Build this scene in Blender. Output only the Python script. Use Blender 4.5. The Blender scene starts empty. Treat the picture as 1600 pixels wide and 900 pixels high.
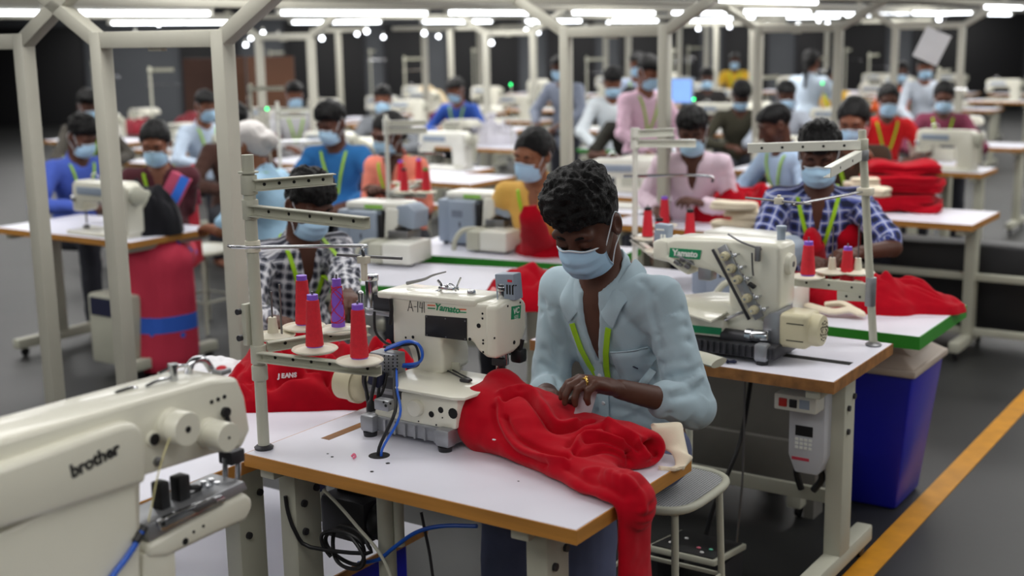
import bpy, bmesh, math, random
import numpy as np
from mathutils import Vector, Matrix, Euler
random.seed(7)
SC = bpy.context.scene
COL = SC.collection
R = math.radians
# ---------------------------------------------------------------- camera model
F, TH, RO, H = 2000., .197, .0167, 1.853
G = R(-34); CG, SG = math.cos(G), math.sin(G)
C0 = (.1328, 2.6473)          # grid origin: front right corner of the main table
def ray(px, py):
    u = (px-800)/F; v = (py-450)/F; c, s = math.cos(RO), math.sin(RO)
    ur = c*u-s*v; vr = s*u+c*v; ct, st = math.cos(TH), math.sin(TH)
    return (ur, ct-vr*st, -(vr*ct+st))
def loc(w):
    q = (w[0]-C0[0], w[1]-C0[1]); return Vector((q[0]*CG+q[1]*SG, -q[0]*SG+q[1]*CG, w[2]))
def wor(l):
    return Vector((C0[0]+l[0]*CG-l[1]*SG, C0[1]+l[0]*SG+l[1]*CG, l[2]))
def at(px, py, z):            # the floor-plan point (grid coordinates) at height z under a line of sight
    r = ray(px, py); t = (z-H)/r[2]; return loc((r[0]*t, r[1]*t, z))
def ony(px, py, c):
    r = ray(px, py); n = (-SG, CG); t = (c+n[0]*C0[0]+n[1]*C0[1])/(n[0]*r[0]+n[1]*r[1])
    return loc((r[0]*t, r[1]*t, H+r[2]*t))
def onx(px, py, c):
    r = ray(px, py); n = (CG, SG); t = (c+n[0]*C0[0]+n[1]*C0[1])/(n[0]*r[0]+n[1]*r[1])
    return loc((r[0]*t, r[1]*t, H+r[2]*t))
cd = bpy.data.cameras.new('camera'); cam = bpy.data.objects.new('camera', cd); COL.objects.link(cam)
_c, _s, _ct, _st = math.cos(RO), math.sin(RO), math.cos(TH), math.sin(TH)
_x = Vector((_c, -_s*_st, -_s*_ct)); _z = -Vector((0, _ct, -_st)); _y = _z.cross(_x)
cam.matrix_world = Matrix(((_x.x, _y.x, _z.x, 0), (_x.y, _y.y, _z.y, 0), (_x.z, _y.z, _z.z, H), (0, 0, 0, 1)))
cd.sensor_fit = 'HORIZONTAL'; cd.sensor_width = 42.67; cd.lens = F/1600*42.67
cd.clip_start = .05; cd.clip_end = 200
cd.dof.use_dof = True; cd.dof.focus_distance = 3.45; cd.dof.aperture_fstop = 2.45
SC.camera = cam
SC.view_settings.view_transform = 'Standard'; SC.view_settings.look = 'None'
SC.view_settings.exposure = 0; SC.view_settings.gamma = 1; SC.view_settings.use_curve_mapping = False

# ---------------------------------------------------------------- materials
def s2l(c): return tuple(((x/255)/12.92 if x/255 <= .04045 else ((x/255+.055)/1.055)**2.4) for x in c)
MATS = {}
def mat(name, rgb, rough=.5, metal=0, var=.06, vscale=8, bump=0, bscale=60, emit=0, spec=.5, coat=0, sheen=0, trans=0, alpha=1):
    if name in MATS: return MATS[name]
    m = bpy.data.materials.new(name); m.use_nodes = True; nt = m.node_tree; b = nt.nodes['Principled BSDF']
    col = s2l(rgb)
    b.inputs['Roughness'].default_value = rough; b.inputs['Metallic'].default_value = metal
    b.inputs['Specular IOR Level'].default_value = spec
    if coat: b.inputs['Coat Weight'].default_value = coat
    if sheen: b.inputs['Sheen Weight'].default_value = sheen
    if trans: b.inputs['Transmission Weight'].default_value = trans
    if alpha < 1: b.inputs['Alpha'].default_value = alpha
    tc = nt.nodes.new('ShaderNodeTexCoord')
    nz = nt.nodes.new('ShaderNodeTexNoise'); nz.inputs['Scale'].default_value = vscale; nz.inputs['Detail'].default_value = 4
    nt.links.new(tc.outputs['Object'], nz.inputs['Vector'])
    rp = nt.nodes.new('ShaderNodeValToRGB')
    rp.color_ramp.elements[0].position = .3; rp.color_ramp.elements[1].position = .7
    rp.color_ramp.elements[0].color = (*[max(0, c*(1-var)) for c in col], 1)
    rp.color_ramp.elements[1].color = (*[min(1, c*(1+var)) for c in col], 1)
    nt.links.new(nz.outputs['Fac'], rp.inputs['Fac']); nt.links.new(rp.outputs['Color'], b.inputs['Base Color'])
    if bump:
        n2 = nt.nodes.new('ShaderNodeTexNoise'); n2.inputs['Scale'].default_value = bscale; n2.inputs['Detail'].default_value = 3
        nt.links.new(tc.outputs['Object'], n2.inputs['Vector'])
        bp = nt.nodes.new('ShaderNodeBump'); bp.inputs['Strength'].default_value = bump; bp.inputs['Distance'].default_value = .004
        nt.links.new(n2.outputs['Fac'], bp.inputs['Height']); nt.links.new(bp.outputs['Normal'], b.inputs['Normal'])
    if emit:
        b.inputs['Emission Color'].default_value = (*col, 1); b.inputs['Emission Strength'].default_value = emit
    MATS[name] = m; return m
def nodes(m): return m.node_tree.nodes, m.node_tree.links, m.node_tree.nodes['Principled BSDF']
def plaid(name, base, dark, mid, light, size=.045):
    """woven check from the cloth's own thread coordinates (attribute 'cloth')"""
    if name in MATS: return MATS[name]
    m = mat(name, base, .85, sheen=.1); N, L, b = nodes(m)
    a = N.new('ShaderNodeAttribute'); a.attribute_name = 'cloth'
    sp = N.new('ShaderNodeSeparateXYZ'); L.new(a.outputs['Vector'], sp.inputs[0])
    def stripes(sock, period, duty, off=0.):
        x = N.new('ShaderNodeMath'); x.operation = 'MULTIPLY_ADD'; x.inputs[1].default_value = 1/period; x.inputs[2].default_value = off
        L.new(sock, x.inputs[0])
        f = N.new('ShaderNodeMath'); f.operation = 'FRACT'; L.new(x.outputs[0], f.inputs[0])
        g = N.new('ShaderNodeMath'); g.operation = 'LESS_THAN'; g.inputs[1].default_value = duty; L.new(f.outputs[0], g.inputs[0])
        return g.outputs[0]
    def mx(fac, c1, c2, lin=False):
        n = N.new('ShaderNodeMix'); n.data_type = 'RGBA'
        L.new(fac, n.inputs['Factor'])
        for s, c in (('A', c1), ('B', c2)):
            sk = [i for i in n.inputs if i.name == s and i.type == 'RGBA'][0]
            if isinstance(c, tuple): sk.default_value = (*s2l(c), 1)
            else: L.new(c, sk)
        return [o for o in n.outputs if o.type == 'RGBA'][0]
    sx, sy = stripes(sp.outputs[0], size, .5), stripes(sp.outputs[1], size, .5)
    row0 = mx(sx, base, mid); row1 = mx(sx, mid, dark)
    c = mx(sy, row0, row1)
    c = mx(stripes(sp.outputs[0], size, .1, .30), c, light)
    c = mx(stripes(sp.outputs[1], size, .1, .30), c, light)
    L.new(c, b.inputs['Base Color']); return m

M = {}
M['wall'] = mat('dark_painted_wall', (94, 97, 102), .8, var=.12, vscale=.6)
M['ceil'] = mat('grey_ceiling_paint', (104, 105, 106), .9, var=.06, vscale=.8)
M['floor'] = mat('sealed_concrete', (40, 41, 41), .45, var=.22, vscale=2.2, bump=.05, bscale=30)
M['yellow'] = mat('yellow_floor_paint', (205, 140, 18), .55, var=.14, vscale=9)
M['lam'] = mat('white_laminate', (226, 226, 238), .38, var=.025, vscale=5)
M['wood'] = mat('varnished_edge_wood', (184, 128, 58), .5, var=.16, vscale=14)
M['woodd'] = mat('worn_edge_wood', (146, 100, 54), .6, var=.35, vscale=22)
M['green'] = mat('green_edge_band', (44, 140, 38), .5, var=.08)
M['post'] = mat('cream_powder_coat', (182, 180, 167), .45, var=.03)
M['leg'] = mat('grey_green_powder_coat', (188, 188, 172), .45, var=.04)
M['mach'] = mat('cream_enamel', (226, 224, 208), .3, var=.02, coat=.25)
M['machw'] = mat('white_enamel', (228, 228, 218), .32, var=.02, coat=.2)
M['machg'] = mat('blue_grey_plastic', (150, 163, 180), .42, var=.03)
M['beige'] = mat('beige_motor_plastic', (206, 198, 166), .42, var=.03)
M['alu'] = mat('cast_aluminium', (158, 160, 164), .4, .65, var=.08, vscale=30)
M['chrome'] = mat('polished_steel', (200, 202, 206), .16, 1., var=.04)
M['steel'] = mat('dull_steel', (130, 130, 132), .38, .85, var=.1)
M['black'] = mat('black_plastic', (22, 22, 25), .45, var=.1)
M['blackm'] = mat('black_hole_rubber', (10, 10, 11), .8)
M['dark'] = mat('dark_grey_metal', (58, 58, 62), .45, .4)
M['red'] = mat('red_fleece', (180, 4, 28), .92, var=.05, vscale=40, bump=.10, bscale=700, sheen=.08, spec=.12)
M['redp'] = mat('red_fleece_pile', (170, 4, 27), .92, var=.07, vscale=30, bump=.10, bscale=600, sheen=.08, spec=.12)
M['maroon'] = mat('maroon_fleece', (120, 16, 34), .9, var=.08, sheen=.1)
M['cream'] = mat('cream_rib_knit', (238, 226, 202), .9, var=.03, bump=.12, bscale=300)
M['thread'] = mat('red_thread', (212, 26, 46), .6, var=.07, vscale=120, bump=.35, bscale=420)
M['purple'] = mat('purple_cone_plastic', (138, 92, 214), .45, var=.03)
M['disc'] = mat('ivory_plastic', (224, 219, 200), .4, var=.03)
M['blue'] = mat('blue_bin_plastic', (26, 30, 168), .38, var=.05)
M['binlid'] = mat('taupe_bin_lid', (196, 182, 168), .5, var=.05)
M['bluetube'] = mat('blue_air_hose', (30, 92, 200), .3)
M['navy'] = mat('navy_fabric', (28, 32, 62), .85)
M['brown'] = mat('brown_board', (76, 44, 22), .75, var=.16, vscale=2)
M['maskb'] = mat('surgical_mask_blue', (178, 215, 243), .8, var=.03, bump=.05, bscale=500)
M['maskw'] = mat('surgical_mask_edge', (224, 232, 240), .8)
M['lany'] = mat('lime_lanyard', (158, 206, 26), .6, var=.04)
M['skin'] = mat('brown_skin', (122, 76, 56), .5, var=.12, vscale=14, spec=.35)
M['skind'] = mat('dark_brown_skin', (84, 52, 40), .5, var=.12, vscale=14, spec=.35)
M['skinl'] = mat('warm_brown_skin', (142, 92, 66), .5, var=.1, vscale=14, spec=.35)
M['hair'] = mat('black_hair', (9, 8, 9), .42, var=.3, vscale=60, bump=.8, bscale=300, spec=.22)
M['trunk'] = mat('dull_trunking_paint', (118, 116, 110), .6, var=.08)
M['nail'] = mat('pink_nail', (206, 130, 126), .4)
M['gold'] = mat('gold', (222, 182, 96), .25, 1.)
M['badge'] = mat('clear_badge_sleeve', (206, 208, 214), .2, alpha=.75)
M['white'] = mat('white_cotton', (232, 232, 236), .85, var=.03)
M['label_g'] = mat('green_badge_print', (22, 140, 92), .4)
M['label_w'] = mat('white_badge_print', (236, 238, 232), .5)
M['orange'] = mat('orange_print', (226, 96, 40), .5)
M['ink'] = mat('black_marker_ink', (30, 30, 30), .7)
M['seat'] = mat('perforated_grey_seat', (172, 174, 176), .5, var=.04)
M['greenled'] = mat('green_led', (30, 235, 120), .4, emit=5)
M['bag'] = mat('clear_poly_bag', (232, 230, 240), .25, alpha=.78)
def tubemat(n, e):
    return mat(n, (244, 248, 255), .4, emit=e, var=0)
M['tube'] = tubemat('lit_fluorescent_tube', 9.)
def denim():
    m = mat('pale_blue_chambray', (172, 193, 204), .86, var=.08, vscale=9, bump=.12, bscale=900, sheen=.15, spec=.25); return m
M['chambray'] = denim()
M['jeans'] = mat('slate_jeans', (84, 92, 122), .85, var=.12, vscale=10, bump=.1, bscale=500)
M['trouser'] = mat('dark_trousers', (40, 42, 52), .85)
M['plaidbw'] = plaid('black_white_check', (200, 200, 205), (34, 38, 52), (120, 122, 134), (224, 224, 230), .042)
M['plaidbl'] = plaid('blue_check', (116, 128, 196), (20, 26, 60), (58, 70, 138), (206, 212, 236), .05)
def cloth(name, rgb, **k): return mat('cloth_'+name, rgb, .86, sheen=.1, spec=.25, **k)

# perforated seat: holes as a bump and colour pattern belonging to the metal mesh
def _perf():
    N, L, b = nodes(M['seat'])
    tc = N.new('ShaderNodeTexCoord'); v = N.new('ShaderNodeTexVoronoi'); v.inputs['Scale'].default_value = 120; v.inputs['Randomness'].default_value = 0
    L.new(tc.outputs['Object'], v.inputs['Vector'])
    rp = N.new('ShaderNodeValToRGB'); rp.color_ramp.interpolation = 'LINEAR'
    rp.color_ramp.elements[0].position = .34; rp.color_ramp.elements[0].color = (*s2l((40, 41, 43)), 1)
    rp.color_ramp.elements[1].position = .42; rp.color_ramp.elements[1].color = (*s2l((186, 188, 190)), 1)
    L.new(v.outputs['Distance'], rp.inputs[0]); L.new(rp.outputs[0], b.inputs['Base Color'])
_perf()
def _wood(m):
    N, L, b = nodes(m)
    for n in N:
        if n.bl_idname == 'ShaderNodeTexNoise':
            mp = N.new('ShaderNodeMapping'); mp.inputs['Scale'].default_value = (.25, .25, 3); tc = [t for t in N if t.bl_idname == 'ShaderNodeTexCoord'][0]
            L.new(tc.outputs['Object'], mp.inputs[0]); L.new(mp.outputs[0], n.inputs['Vector'])
_wood(M['wood'])

# ---------------------------------------------------------------- mesh building
def link(o, parent=None):
    COL.objects.link(o)
    if parent is not None: o.parent = parent
    return o
def meshobj(name, me, m, parent=None, smooth=True, ang=40):
    if m is not None: me.materials.append(m)
    if smooth and len(me.polygons):
        me.polygons.foreach_set('use_smooth', [True]*len(me.polygons))
        if ang: me.set_sharp_from_angle(angle=R(ang))
    return link(bpy.data.objects.new(name, me), parent)
def rawmesh(V, Q):
    V = np.asarray(V, float); Q = np.asarray(Q, int); me = bpy.data.meshes.new('m'); k = Q.shape[1]
    me.vertices.add(len(V)); me.vertices.foreach_set('co', V.ravel())
    me.loops.add(Q.size); me.loops.foreach_set('vertex_index', Q.ravel())
    me.polygons.add(len(Q)); me.polygons.foreach_set('loop_start', np.arange(0, Q.size, k)); me.polygons.foreach_set('loop_total', np.full(len(Q), k))
    me.update(calc_edges=True); return me
def crom(pts, n=6):
    P = [Vector(p) for p in pts]
    if len(P) < 3: return P
    out = []
    for i in range(len(P)-1):
        a, b, c, d = P[max(i-1, 0)], P[i], P[i+1], P[min(i+2, len(P)-1)]
        for k in range(n):
            t = k/n
            out.append(.5*((2*b)+(c-a)*t+(2*a-5*b+4*c-d)*t*t+(3*b-a-3*c+d)*t**3))
    out.append(P[-1]); return out
class MB:
    def __init__(s, off=(0, 0, 0)): s.bm = bmesh.new(); s.off = Vector(off)
    def _add(s, fn, mtx=None, bev=0, seg=2):
        b = bmesh.new(); fn(b)
        if bev:
            eds = [e for e in b.edges if e.calc_face_angle(0) > .5]
            bmesh.ops.bevel(b, geom=eds, offset=bev, segments=seg, profile=.5, affect='EDGES', clamp_overlap=True)
        if mtx is not None: b.transform(mtx)
        b.transform(Matrix.Translation(-s.off))
        me = bpy.data.meshes.new('t'); b.to_mesh(me); b.free(); s.bm.from_mesh(me); bpy.data.meshes.remove(me)
        return s
    def box(s, c, d, rot=None, bev=0, seg=2):
        def fn(b):
            bmesh.ops.create_cube(b, size=1)
            for v in b.verts: v.co = Vector((v.co.x*d[0], v.co.y*d[1], v.co.z*d[2]))
        m = Matrix.Translation(c)
        if rot is not None: m = m @ (Euler(rot).to_matrix().to_4x4() if not isinstance(rot, Matrix) else rot.to_4x4())
        return s._add(fn, m, bev, seg)
    def b2(s, lo, hi, bev=0, seg=2):
        return s.box([(a+b)/2 for a, b in zip(lo, hi)], [abs(b-a) for a, b in zip(lo, hi)], bev=bev, seg=seg)
    def cyl(s, p0, p1, r0, r1=None, n=20, bev=0, cap=True):
        p0, p1 = Vector(p0), Vector(p1); r1 = r0 if r1 is None else r1; L = (p1-p0).length
        def fn(b): bmesh.ops.create_cone(b, cap_ends=cap, segments=n, radius1=max(r0, 1e-5), radius2=max(r1, 1e-5), depth=L)
        q = Vector((0, 0, 1)).rotation_difference((p1-p0).normalized()) if L > 0 else None
        return s._add(fn, Matrix.Translation((p0+p1)/2) @ q.to_matrix().to_4x4(), bev)
    def sph(s, c, r, rot=None, u=20, v=12):
        r = (r, r, r) if not hasattr(r, '__len__') else r
        def fn(b): bmesh.ops.create_uvsphere(b, u_segments=u, v_segments=v, radius=1)
        m = Matrix.Translation(c)
        if rot is not None: m = m @ (rot.to_4x4() if isinstance(rot, Matrix) else Euler(rot).to_matrix().to_4x4())
        return s._add(fn, m @ Matrix.Diagonal((*r, 1)))
    def lathe(s, prof, c, axis=(0, 0, 1), n=28):
        def fn(b):
            rings = [[b.verts.new((r*math.cos(2*math.pi*k/n), r*math.sin(2*math.pi*k/n), z)) for k in range(n)] for r, z in prof]
            for i in range(len(rings)-1):
                for k in range(n): b.faces.new((rings[i][k], rings[i][(k+1) % n], rings[i+1][(k+1) % n], rings[i+1][k]))
            if prof[0][0] > 1e-4: b.faces.new(rings[0][::-1])
            if prof[-1][0] > 1e-4: b.faces.new(rings[-1])
            bmesh.ops.remove_doubles(b, verts=b.verts, dist=1e-6)
            bmesh.ops.recalc_face_normals(b, faces=b.faces)
        q = Vector((0, 0, 1)).rotation_difference(Vector(axis).normalized())
        return s._add(fn, Matrix.Translation(c) @ q.to_matrix().to_4x4())
    def tube(s, pts, r, n=8, sub=5, flat=None, up=None):
        P = crom(pts, sub) if sub else [Vector(p) for p in pts]
        rs = r if hasattr(r, '__len__') else [r]*len(P)
        if len(rs) != len(P): rs = np.interp(np.linspace(0, 1, len(P)), np.linspace(0, 1, len(rs)), rs).tolist()
        def fn(b):
            rings = []; prev = None
            for i, p in enumerate(P):
                t = (P[min(i+1, len(P)-1)]-P[max(i-1, 0)]).normalized()
                if prev is None: a = (Vector(up) if up is not None else (Vector((0, 0, 1)) if abs(t.z) < .9 else Vector((1, 0, 0))))
                else: a = prev
                a = (a-t*a.dot(t)); a = a.normalized() if a.length > 1e-6 else t.orthogonal().normalized()
                prev = a; c = t.cross(a)
                fy = flat if flat is not None else 1
                rings.append([b.verts.new(p+rs[i]*(math.cos(2*math.pi*k/n)*c+fy*math.sin(2*math.pi*k/n)*a)) for k in range(n)])
            for i in range(len(rings)-1):
                for k in range(n): b.faces.new((rings[i][k], rings[i][(k+1) % n], rings[i+1][(k+1) % n], rings[i+1][k]))
            b.faces.new(rings[0][::-1]); b.faces.new(rings[-1])
            bmesh.ops.recalc_face_normals(b, faces=b.faces)
        return s._add(fn)
    def prism(s, poly, d0, d1, pl='xz', bev=0, seg=2):
        """polygon (a,b) in plane pl pushed from d0 to d1 along the third axis"""
        def P(a, b, d): return {'xz': (a, d, b), 'yz': (d, a, b), 'xy': (a, b, d)}[pl]
        def fn(b):
            A = [b.verts.new(P(p[0], p[1], d0)) for p in poly]; B = [b.verts.new(P(p[0], p[1], d1)) for p in poly]; n = len(poly)
            b.faces.new(A); b.faces.new(B[::-1])
            for i in range(n): b.faces.new((A[i], B[i], B[(i+1) % n], A[(i+1) % n]))
            bmesh.ops.recalc_face_normals(b, faces=b.faces)
        return s._add(fn, None, bev, seg)
    def ribbon(s, pts, w, side, th=.0015):
        """flat strip along pts, half-width w along side vectors"""
        P = [Vector(p) for p in pts]; S = [Vector(q) for q in side] if isinstance(side, list) else [Vector(side)]*len(P)
        def fn(b):
            rows = []
            for i, p in enumerate(P):
                t = (P[min(i+1, len(P)-1)]-P[max(i-1, 0)]).normalized(); sd = S[i]; sd = (sd-t*sd.dot(t)).normalized(); nn = t.cross(sd)
                rows.append([b.verts.new(p+sd*w*a+nn*th*c) for a, c in ((-1, -1), (1, -1), (1, 1), (-1, 1))])
            for i in range(len(rows)-1):
                for k in range(4): b.faces.new((rows[i][k], rows[i][(k+1) % 4], rows[i+1][(k+1) % 4], rows[i+1][k]))
            b.faces.new(rows[0][::-1]); b.faces.new(rows[-1]); bmesh.ops.recalc_face_normals(b, faces=b.faces)
        return s._add(fn)
    def build(s, name, m, parent=None, ang=40):
        me = bpy.data.meshes.new(name); s.bm.to_mesh(me); s.bm.free(); return meshobj(name, me, m, parent, True, ang)
def text(name, body, m, parent, o, right, up, size, depth=.0008, bold=0, shear=0, italic=False, align='CENTER', font_scale=(1, 1)):
    """raised lettering: a font outline turned to a mesh"""
    cu = bpy.data.curves.new('f', 'FONT'); cu.body = body; cu.size = size; cu.extrude = depth; cu.offset = bold; cu.shear = shear
    cu.align_x = align; cu.align_y = 'CENTER'; cu.resolution_u = 3
    ob = bpy.data.objects.new('f', cu); COL.objects.link(ob); bpy.context.view_layer.update()
    dg = bpy.context.evaluated_depsgraph_get(); me = bpy.data.meshes.new_from_object(ob.evaluated_get(dg)); COL.objects.unlink(ob); bpy.data.objects.remove(ob)
    r = Vector(right).normalized(); u = Vector(up); u = (u-r*u.dot(r)).normalized(); n = r.cross(u)
    me.transform(Matrix(((r.x*font_scale[0], u.x*font_scale[1], n.x, o[0]), (r.y*font_scale[0], u.y*font_scale[1], n.y, o[1]), (r.z*font_scale[0], u.z*font_scale[1], n.z, o[2]), (0, 0, 0, 1))))
    me.materials.clear(); return meshobj(name, me, m, parent, False)
def tag(o, label=None, cat=None, group=None, kind=None):
    if label: o['label'] = label
    if cat: o['category'] = cat
    if group: o['group'] = group
    if kind: o['kind'] = kind
    return o
def place(o, l, rz=0):
    o.location = wor(l); o.rotation_euler = (0, 0, G+rz); return o
def thing(name, label, cat, l=(0, 0, 0), rz=0, group=None):
    o = link(bpy.data.objects.new(name, None)); o.empty_display_size = .05; place(o, l, rz); return tag(o, label, cat, group)
def children(o): return [c for c in bpy.data.objects if c.parent is o]
def copy_tree(o, kids=None):
    c = o.copy(); COL.objects.link(c)
    for ch in list(o.children):
        d = ch.copy(); COL.objects.link(d); d.parent = c
        for g in list(ch.children):
            e = g.copy(); COL.objects.link(e); e.parent = d
    return c
def lm(o, *pts):              # grid point -> the thing's own frame (unrotated things)
    pass

# ---------------------------------------------------------------- noise and distance-field surfaces
_rng = np.random.RandomState(3); _TAB = _rng.rand(4096).astype(np.float32)
def vnoise(P):
    P = np.asarray(P, np.float64); i = np.floor(P).astype(np.int64); f = P-i; f = f*f*(3-2*f)
    def h(a, b, c): return _TAB[((a*73856093) ^ (b*19349663) ^ (c*83492791)) & 4095]
    x, y, z = i[..., 0], i[..., 1], i[..., 2]; fx, fy, fz = f[..., 0], f[..., 1], f[..., 2]
    def l(a, b, t): return a+(b-a)*t
    return l(l(l(h(x, y, z), h(x+1, y, z), fx), l(h(x, y+1, z), h(x+1, y+1, z), fx), fy),
             l(l(h(x, y, z+1), h(x+1, y, z+1), fx), l(h(x, y+1, z+1), h(x+1, y+1, z+1), fx), fy), fz)*2-1
def fbm(P, o=3):
    P = np.asarray(P, float); s = 0; a = 1; t = 0
    for k in range(o): s = s+a*vnoise(P+17.3*k); t += a; a *= .5; P = P*2.03
    return s/t
def ridge(P, o=2):
    P = np.asarray(P, float); s = 0; a = 1; t = 0
    for k in range(o): s = s+a*(1-np.abs(vnoise(P+9.1*k))*2); t += a; a *= .5; P = P*1.9
    return s/t
class Sdf:
    def __init__(s, lo, hi, h):
        s.o = np.array(lo, float); s.h = h; n = np.ceil((np.array(hi)-s.o)/h).astype(int)+1
        s.F = np.full(n, 1., np.float32); s.ax = [s.o[i]+h*np.arange(n[i]) for i in range(3)]
    def blk(s, lo, hi):
        i0 = [max(0, int((lo[i]-s.o[i])/s.h)) for i in range(3)]; i1 = [min(s.F.shape[i], int((hi[i]-s.o[i])/s.h)+2) for i in range(3)]
        if any(b <= a for a, b in zip(i0, i1)): return None
        sl = tuple(slice(a, b) for a, b in zip(i0, i1))
        X, Y, Z = np.meshgrid(*[s.ax[i][sl[i]] for i in range(3)], indexing='ij', sparse=True); return sl, X, Y, Z
    def put(s, sl, d, k, op):
        f = s.F[sl]; d = d.astype(np.float32)
        if op == 'u':
            h = np.maximum(k-np.abs(f-d), 0)/max(k, 1e-6); s.F[sl] = np.minimum(f, d)-h*h*k*.25
        elif op == 's':
            h = np.maximum(k-np.abs(f+d), 0)/max(k, 1e-6); s.F[sl] = np.maximum(f, -d)+h*h*k*.25
        else:
            s.F[sl] = np.maximum(f, d)
        return s
    def rc(s, a, b, ra, rb=None, k=.02, op='u', fl=None):
        a, b = np.array(a, float), np.array(b, float); rb = ra if rb is None else rb; m = max(ra, rb)+k+.03
        q = s.blk(np.minimum(a, b)-m, np.maximum(a, b)+m)
        if q is None: return s
        sl, X, Y, Z = q; ab = b-a; L = max(ab @ ab, 1e-9)
        t = np.clip(((X-a[0])*ab[0]+(Y-a[1])*ab[1]+(Z-a[2])*ab[2])/L, 0, 1)
        dx, dy, dz = X-a[0]-t*ab[0], Y-a[1]-t*ab[1], Z-a[2]-t*ab[2]
        dd = dx*dx+dy*dy+dz*dz
        if fl is not None:      # flattened cross-section: (direction, factor>1 thins)
            v, f = fl; pr = dx*v[0]+dy*v[1]+dz*v[2]; dd = dd+(f*f-1)*pr*pr
        return s.put(sl, np.sqrt(dd)-(ra+t*(rb-ra)), k, op)
    def el(s, c, r, M3=None, k=.02, op='u'):
        c = np.array(c, float); r = np.array(r, float); m = r.max()+k+.03; q = s.blk(c-m, c+m)
        if q is None: return s
        sl, X, Y, Z = q; p = [X-c[0], Y-c[1], Z-c[2]]
        if M3 is not None: p = [M3[0][i]*p[0]+M3[1][i]*p[1]+M3[2][i]*p[2] for i in range(3)]
        k0 = np.sqrt(sum((p[i]/r[i])**2 for i in range(3)))+1e-6; k1 = np.sqrt(sum((p[i]/r[i]**2)**2 for i in range(3)))+1e-6
        return s.put(sl, k0*(k0-1)/k1, k, op)
    def full(s, fn, op='i', k=0):
        X, Y, Z = np.meshgrid(*s.ax, indexing='ij', sparse=True); return s.put((slice(None),)*3, np.broadcast_to(fn(X, Y, Z), s.F.shape), k, op)
    def val(s, P):
        g = (np.asarray(P, float)-s.o)/s.h; n = np.array(s.F.shape)-2; i = np.clip(np.floor(g).astype(int), 0, n); f = np.clip(g-i, 0, 1); o = 0
        for a in (0, 1):
            for b in (0, 1):
                for c in (0, 1):
                    o = o+s.F[i[..., 0]+a, i[..., 1]+b, i[..., 2]+c]*(f[..., 0] if a else 1-f[..., 0])*(f[..., 1] if b else 1-f[..., 1])*(f[..., 2] if c else 1-f[..., 2])
        return o
    def hit(s, p, d, L=.6, n=240):
        """first surface point going from p along d"""
        d = np.array(d, float); d /= np.linalg.norm(d); T = np.linspace(0, L, n); P = np.array(p)[None]+T[:, None]*d[None]; v = s.val(P)
        w = np.nonzero(v < 0)[0]; return P[w[0]] if len(w) else None
    def mesh(s, smooth=1):
        F = s.F.copy(); F[0] = F[-1] = 1; F[:, 0] = F[:, -1] = 1; F[:, :, 0] = F[:, :, -1] = 1
        S = F < 0; nx, ny, nz = F.shape; c = np.zeros((nx-1, ny-1, nz-1), np.int8); cor = [(a, b, d) for a in (0, 1) for b in (0, 1) for d in (0, 1)]
        for a, b, d in cor: c += S[a:nx-1+a, b:ny-1+b, d:nz-1+d]
        act = (c > 0) & (c < 8); idx = np.full(act.shape, -1); I, J, K = np.nonzero(act); n = len(I); idx[act] = np.arange(n)
        acc = np.zeros((n, 3)); cnt = np.zeros(n)
        for i, p in enumerate(cor):
            for q in cor[i+1:]:
                if sum(abs(x-y) for x, y in zip(p, q)) != 1: continue
                fa = F[I+p[0], J+p[1], K+p[2]]; fb = F[I+q[0], J+q[1], K+q[2]]; m = (fa < 0) != (fb < 0)
                t = fa[m]/(fa[m]-fb[m]); pa, pq = np.array(p, float), np.array(q, float); acc[m] += pa+(pq-pa)*t[:, None]; cnt[m] += 1
        V = (acc/np.maximum(cnt, 1)[:, None]+np.stack([I, J, K], 1))*s.h+s.o; Q = []
        def quads(m, offs, flip):
            e = np.nonzero(m); v = [idx[tuple(e[a]+o[a] for a in range(3))] for o in offs]; q = np.stack(v, 1); f = flip[m]; q[f] = q[f][:, ::-1]; Q.append(q)
        a = S[:-1, 1:-1, 1:-1]; b = S[1:, 1:-1, 1:-1]; quads(a != b, [(0, 0, 0), (0, 1, 0), (0, 1, 1), (0, 0, 1)], b)
        a = S[1:-1, :-1, 1:-1]; b = S[1:-1, 1:, 1:-1]; quads(a != b, [(0, 0, 0), (0, 0, 1), (1, 0, 1), (1, 0, 0)], b)
        a = S[1:-1, 1:-1, :-1]; b = S[1:-1, 1:-1, 1:]; quads(a != b, [(0, 0, 0), (1, 0, 0), (1, 1, 0), (0, 1, 0)], b)
        Q = np.concatenate(Q)
        for _ in range(smooth): V = lap(V, Q, .5)
        return V, Q
def lap(V, Q, w):
    A = np.zeros_like(V); c = np.zeros(len(V))
    for i in range(4):
        j = (i+1) % 4; np.add.at(A, Q[:, i], V[Q[:, j]]); np.add.at(A, Q[:, j], V[Q[:, i]]); np.add.at(c, Q[:, i], 1); np.add.at(c, Q[:, j], 1)
    return V*(1-w)+w*A/np.maximum(c, 1)[:, None]
def vnorm(V, Q):
    n = np.cross(V[Q[:, 2]]-V[Q[:, 0]], V[Q[:, 3]]-V[Q[:, 1]]); N = np.zeros_like(V)
    for i in range(4): np.add.at(N, Q[:, i], n)
    return N/np.maximum(np.linalg.norm(N, axis=1), 1e-9)[:, None]
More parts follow.
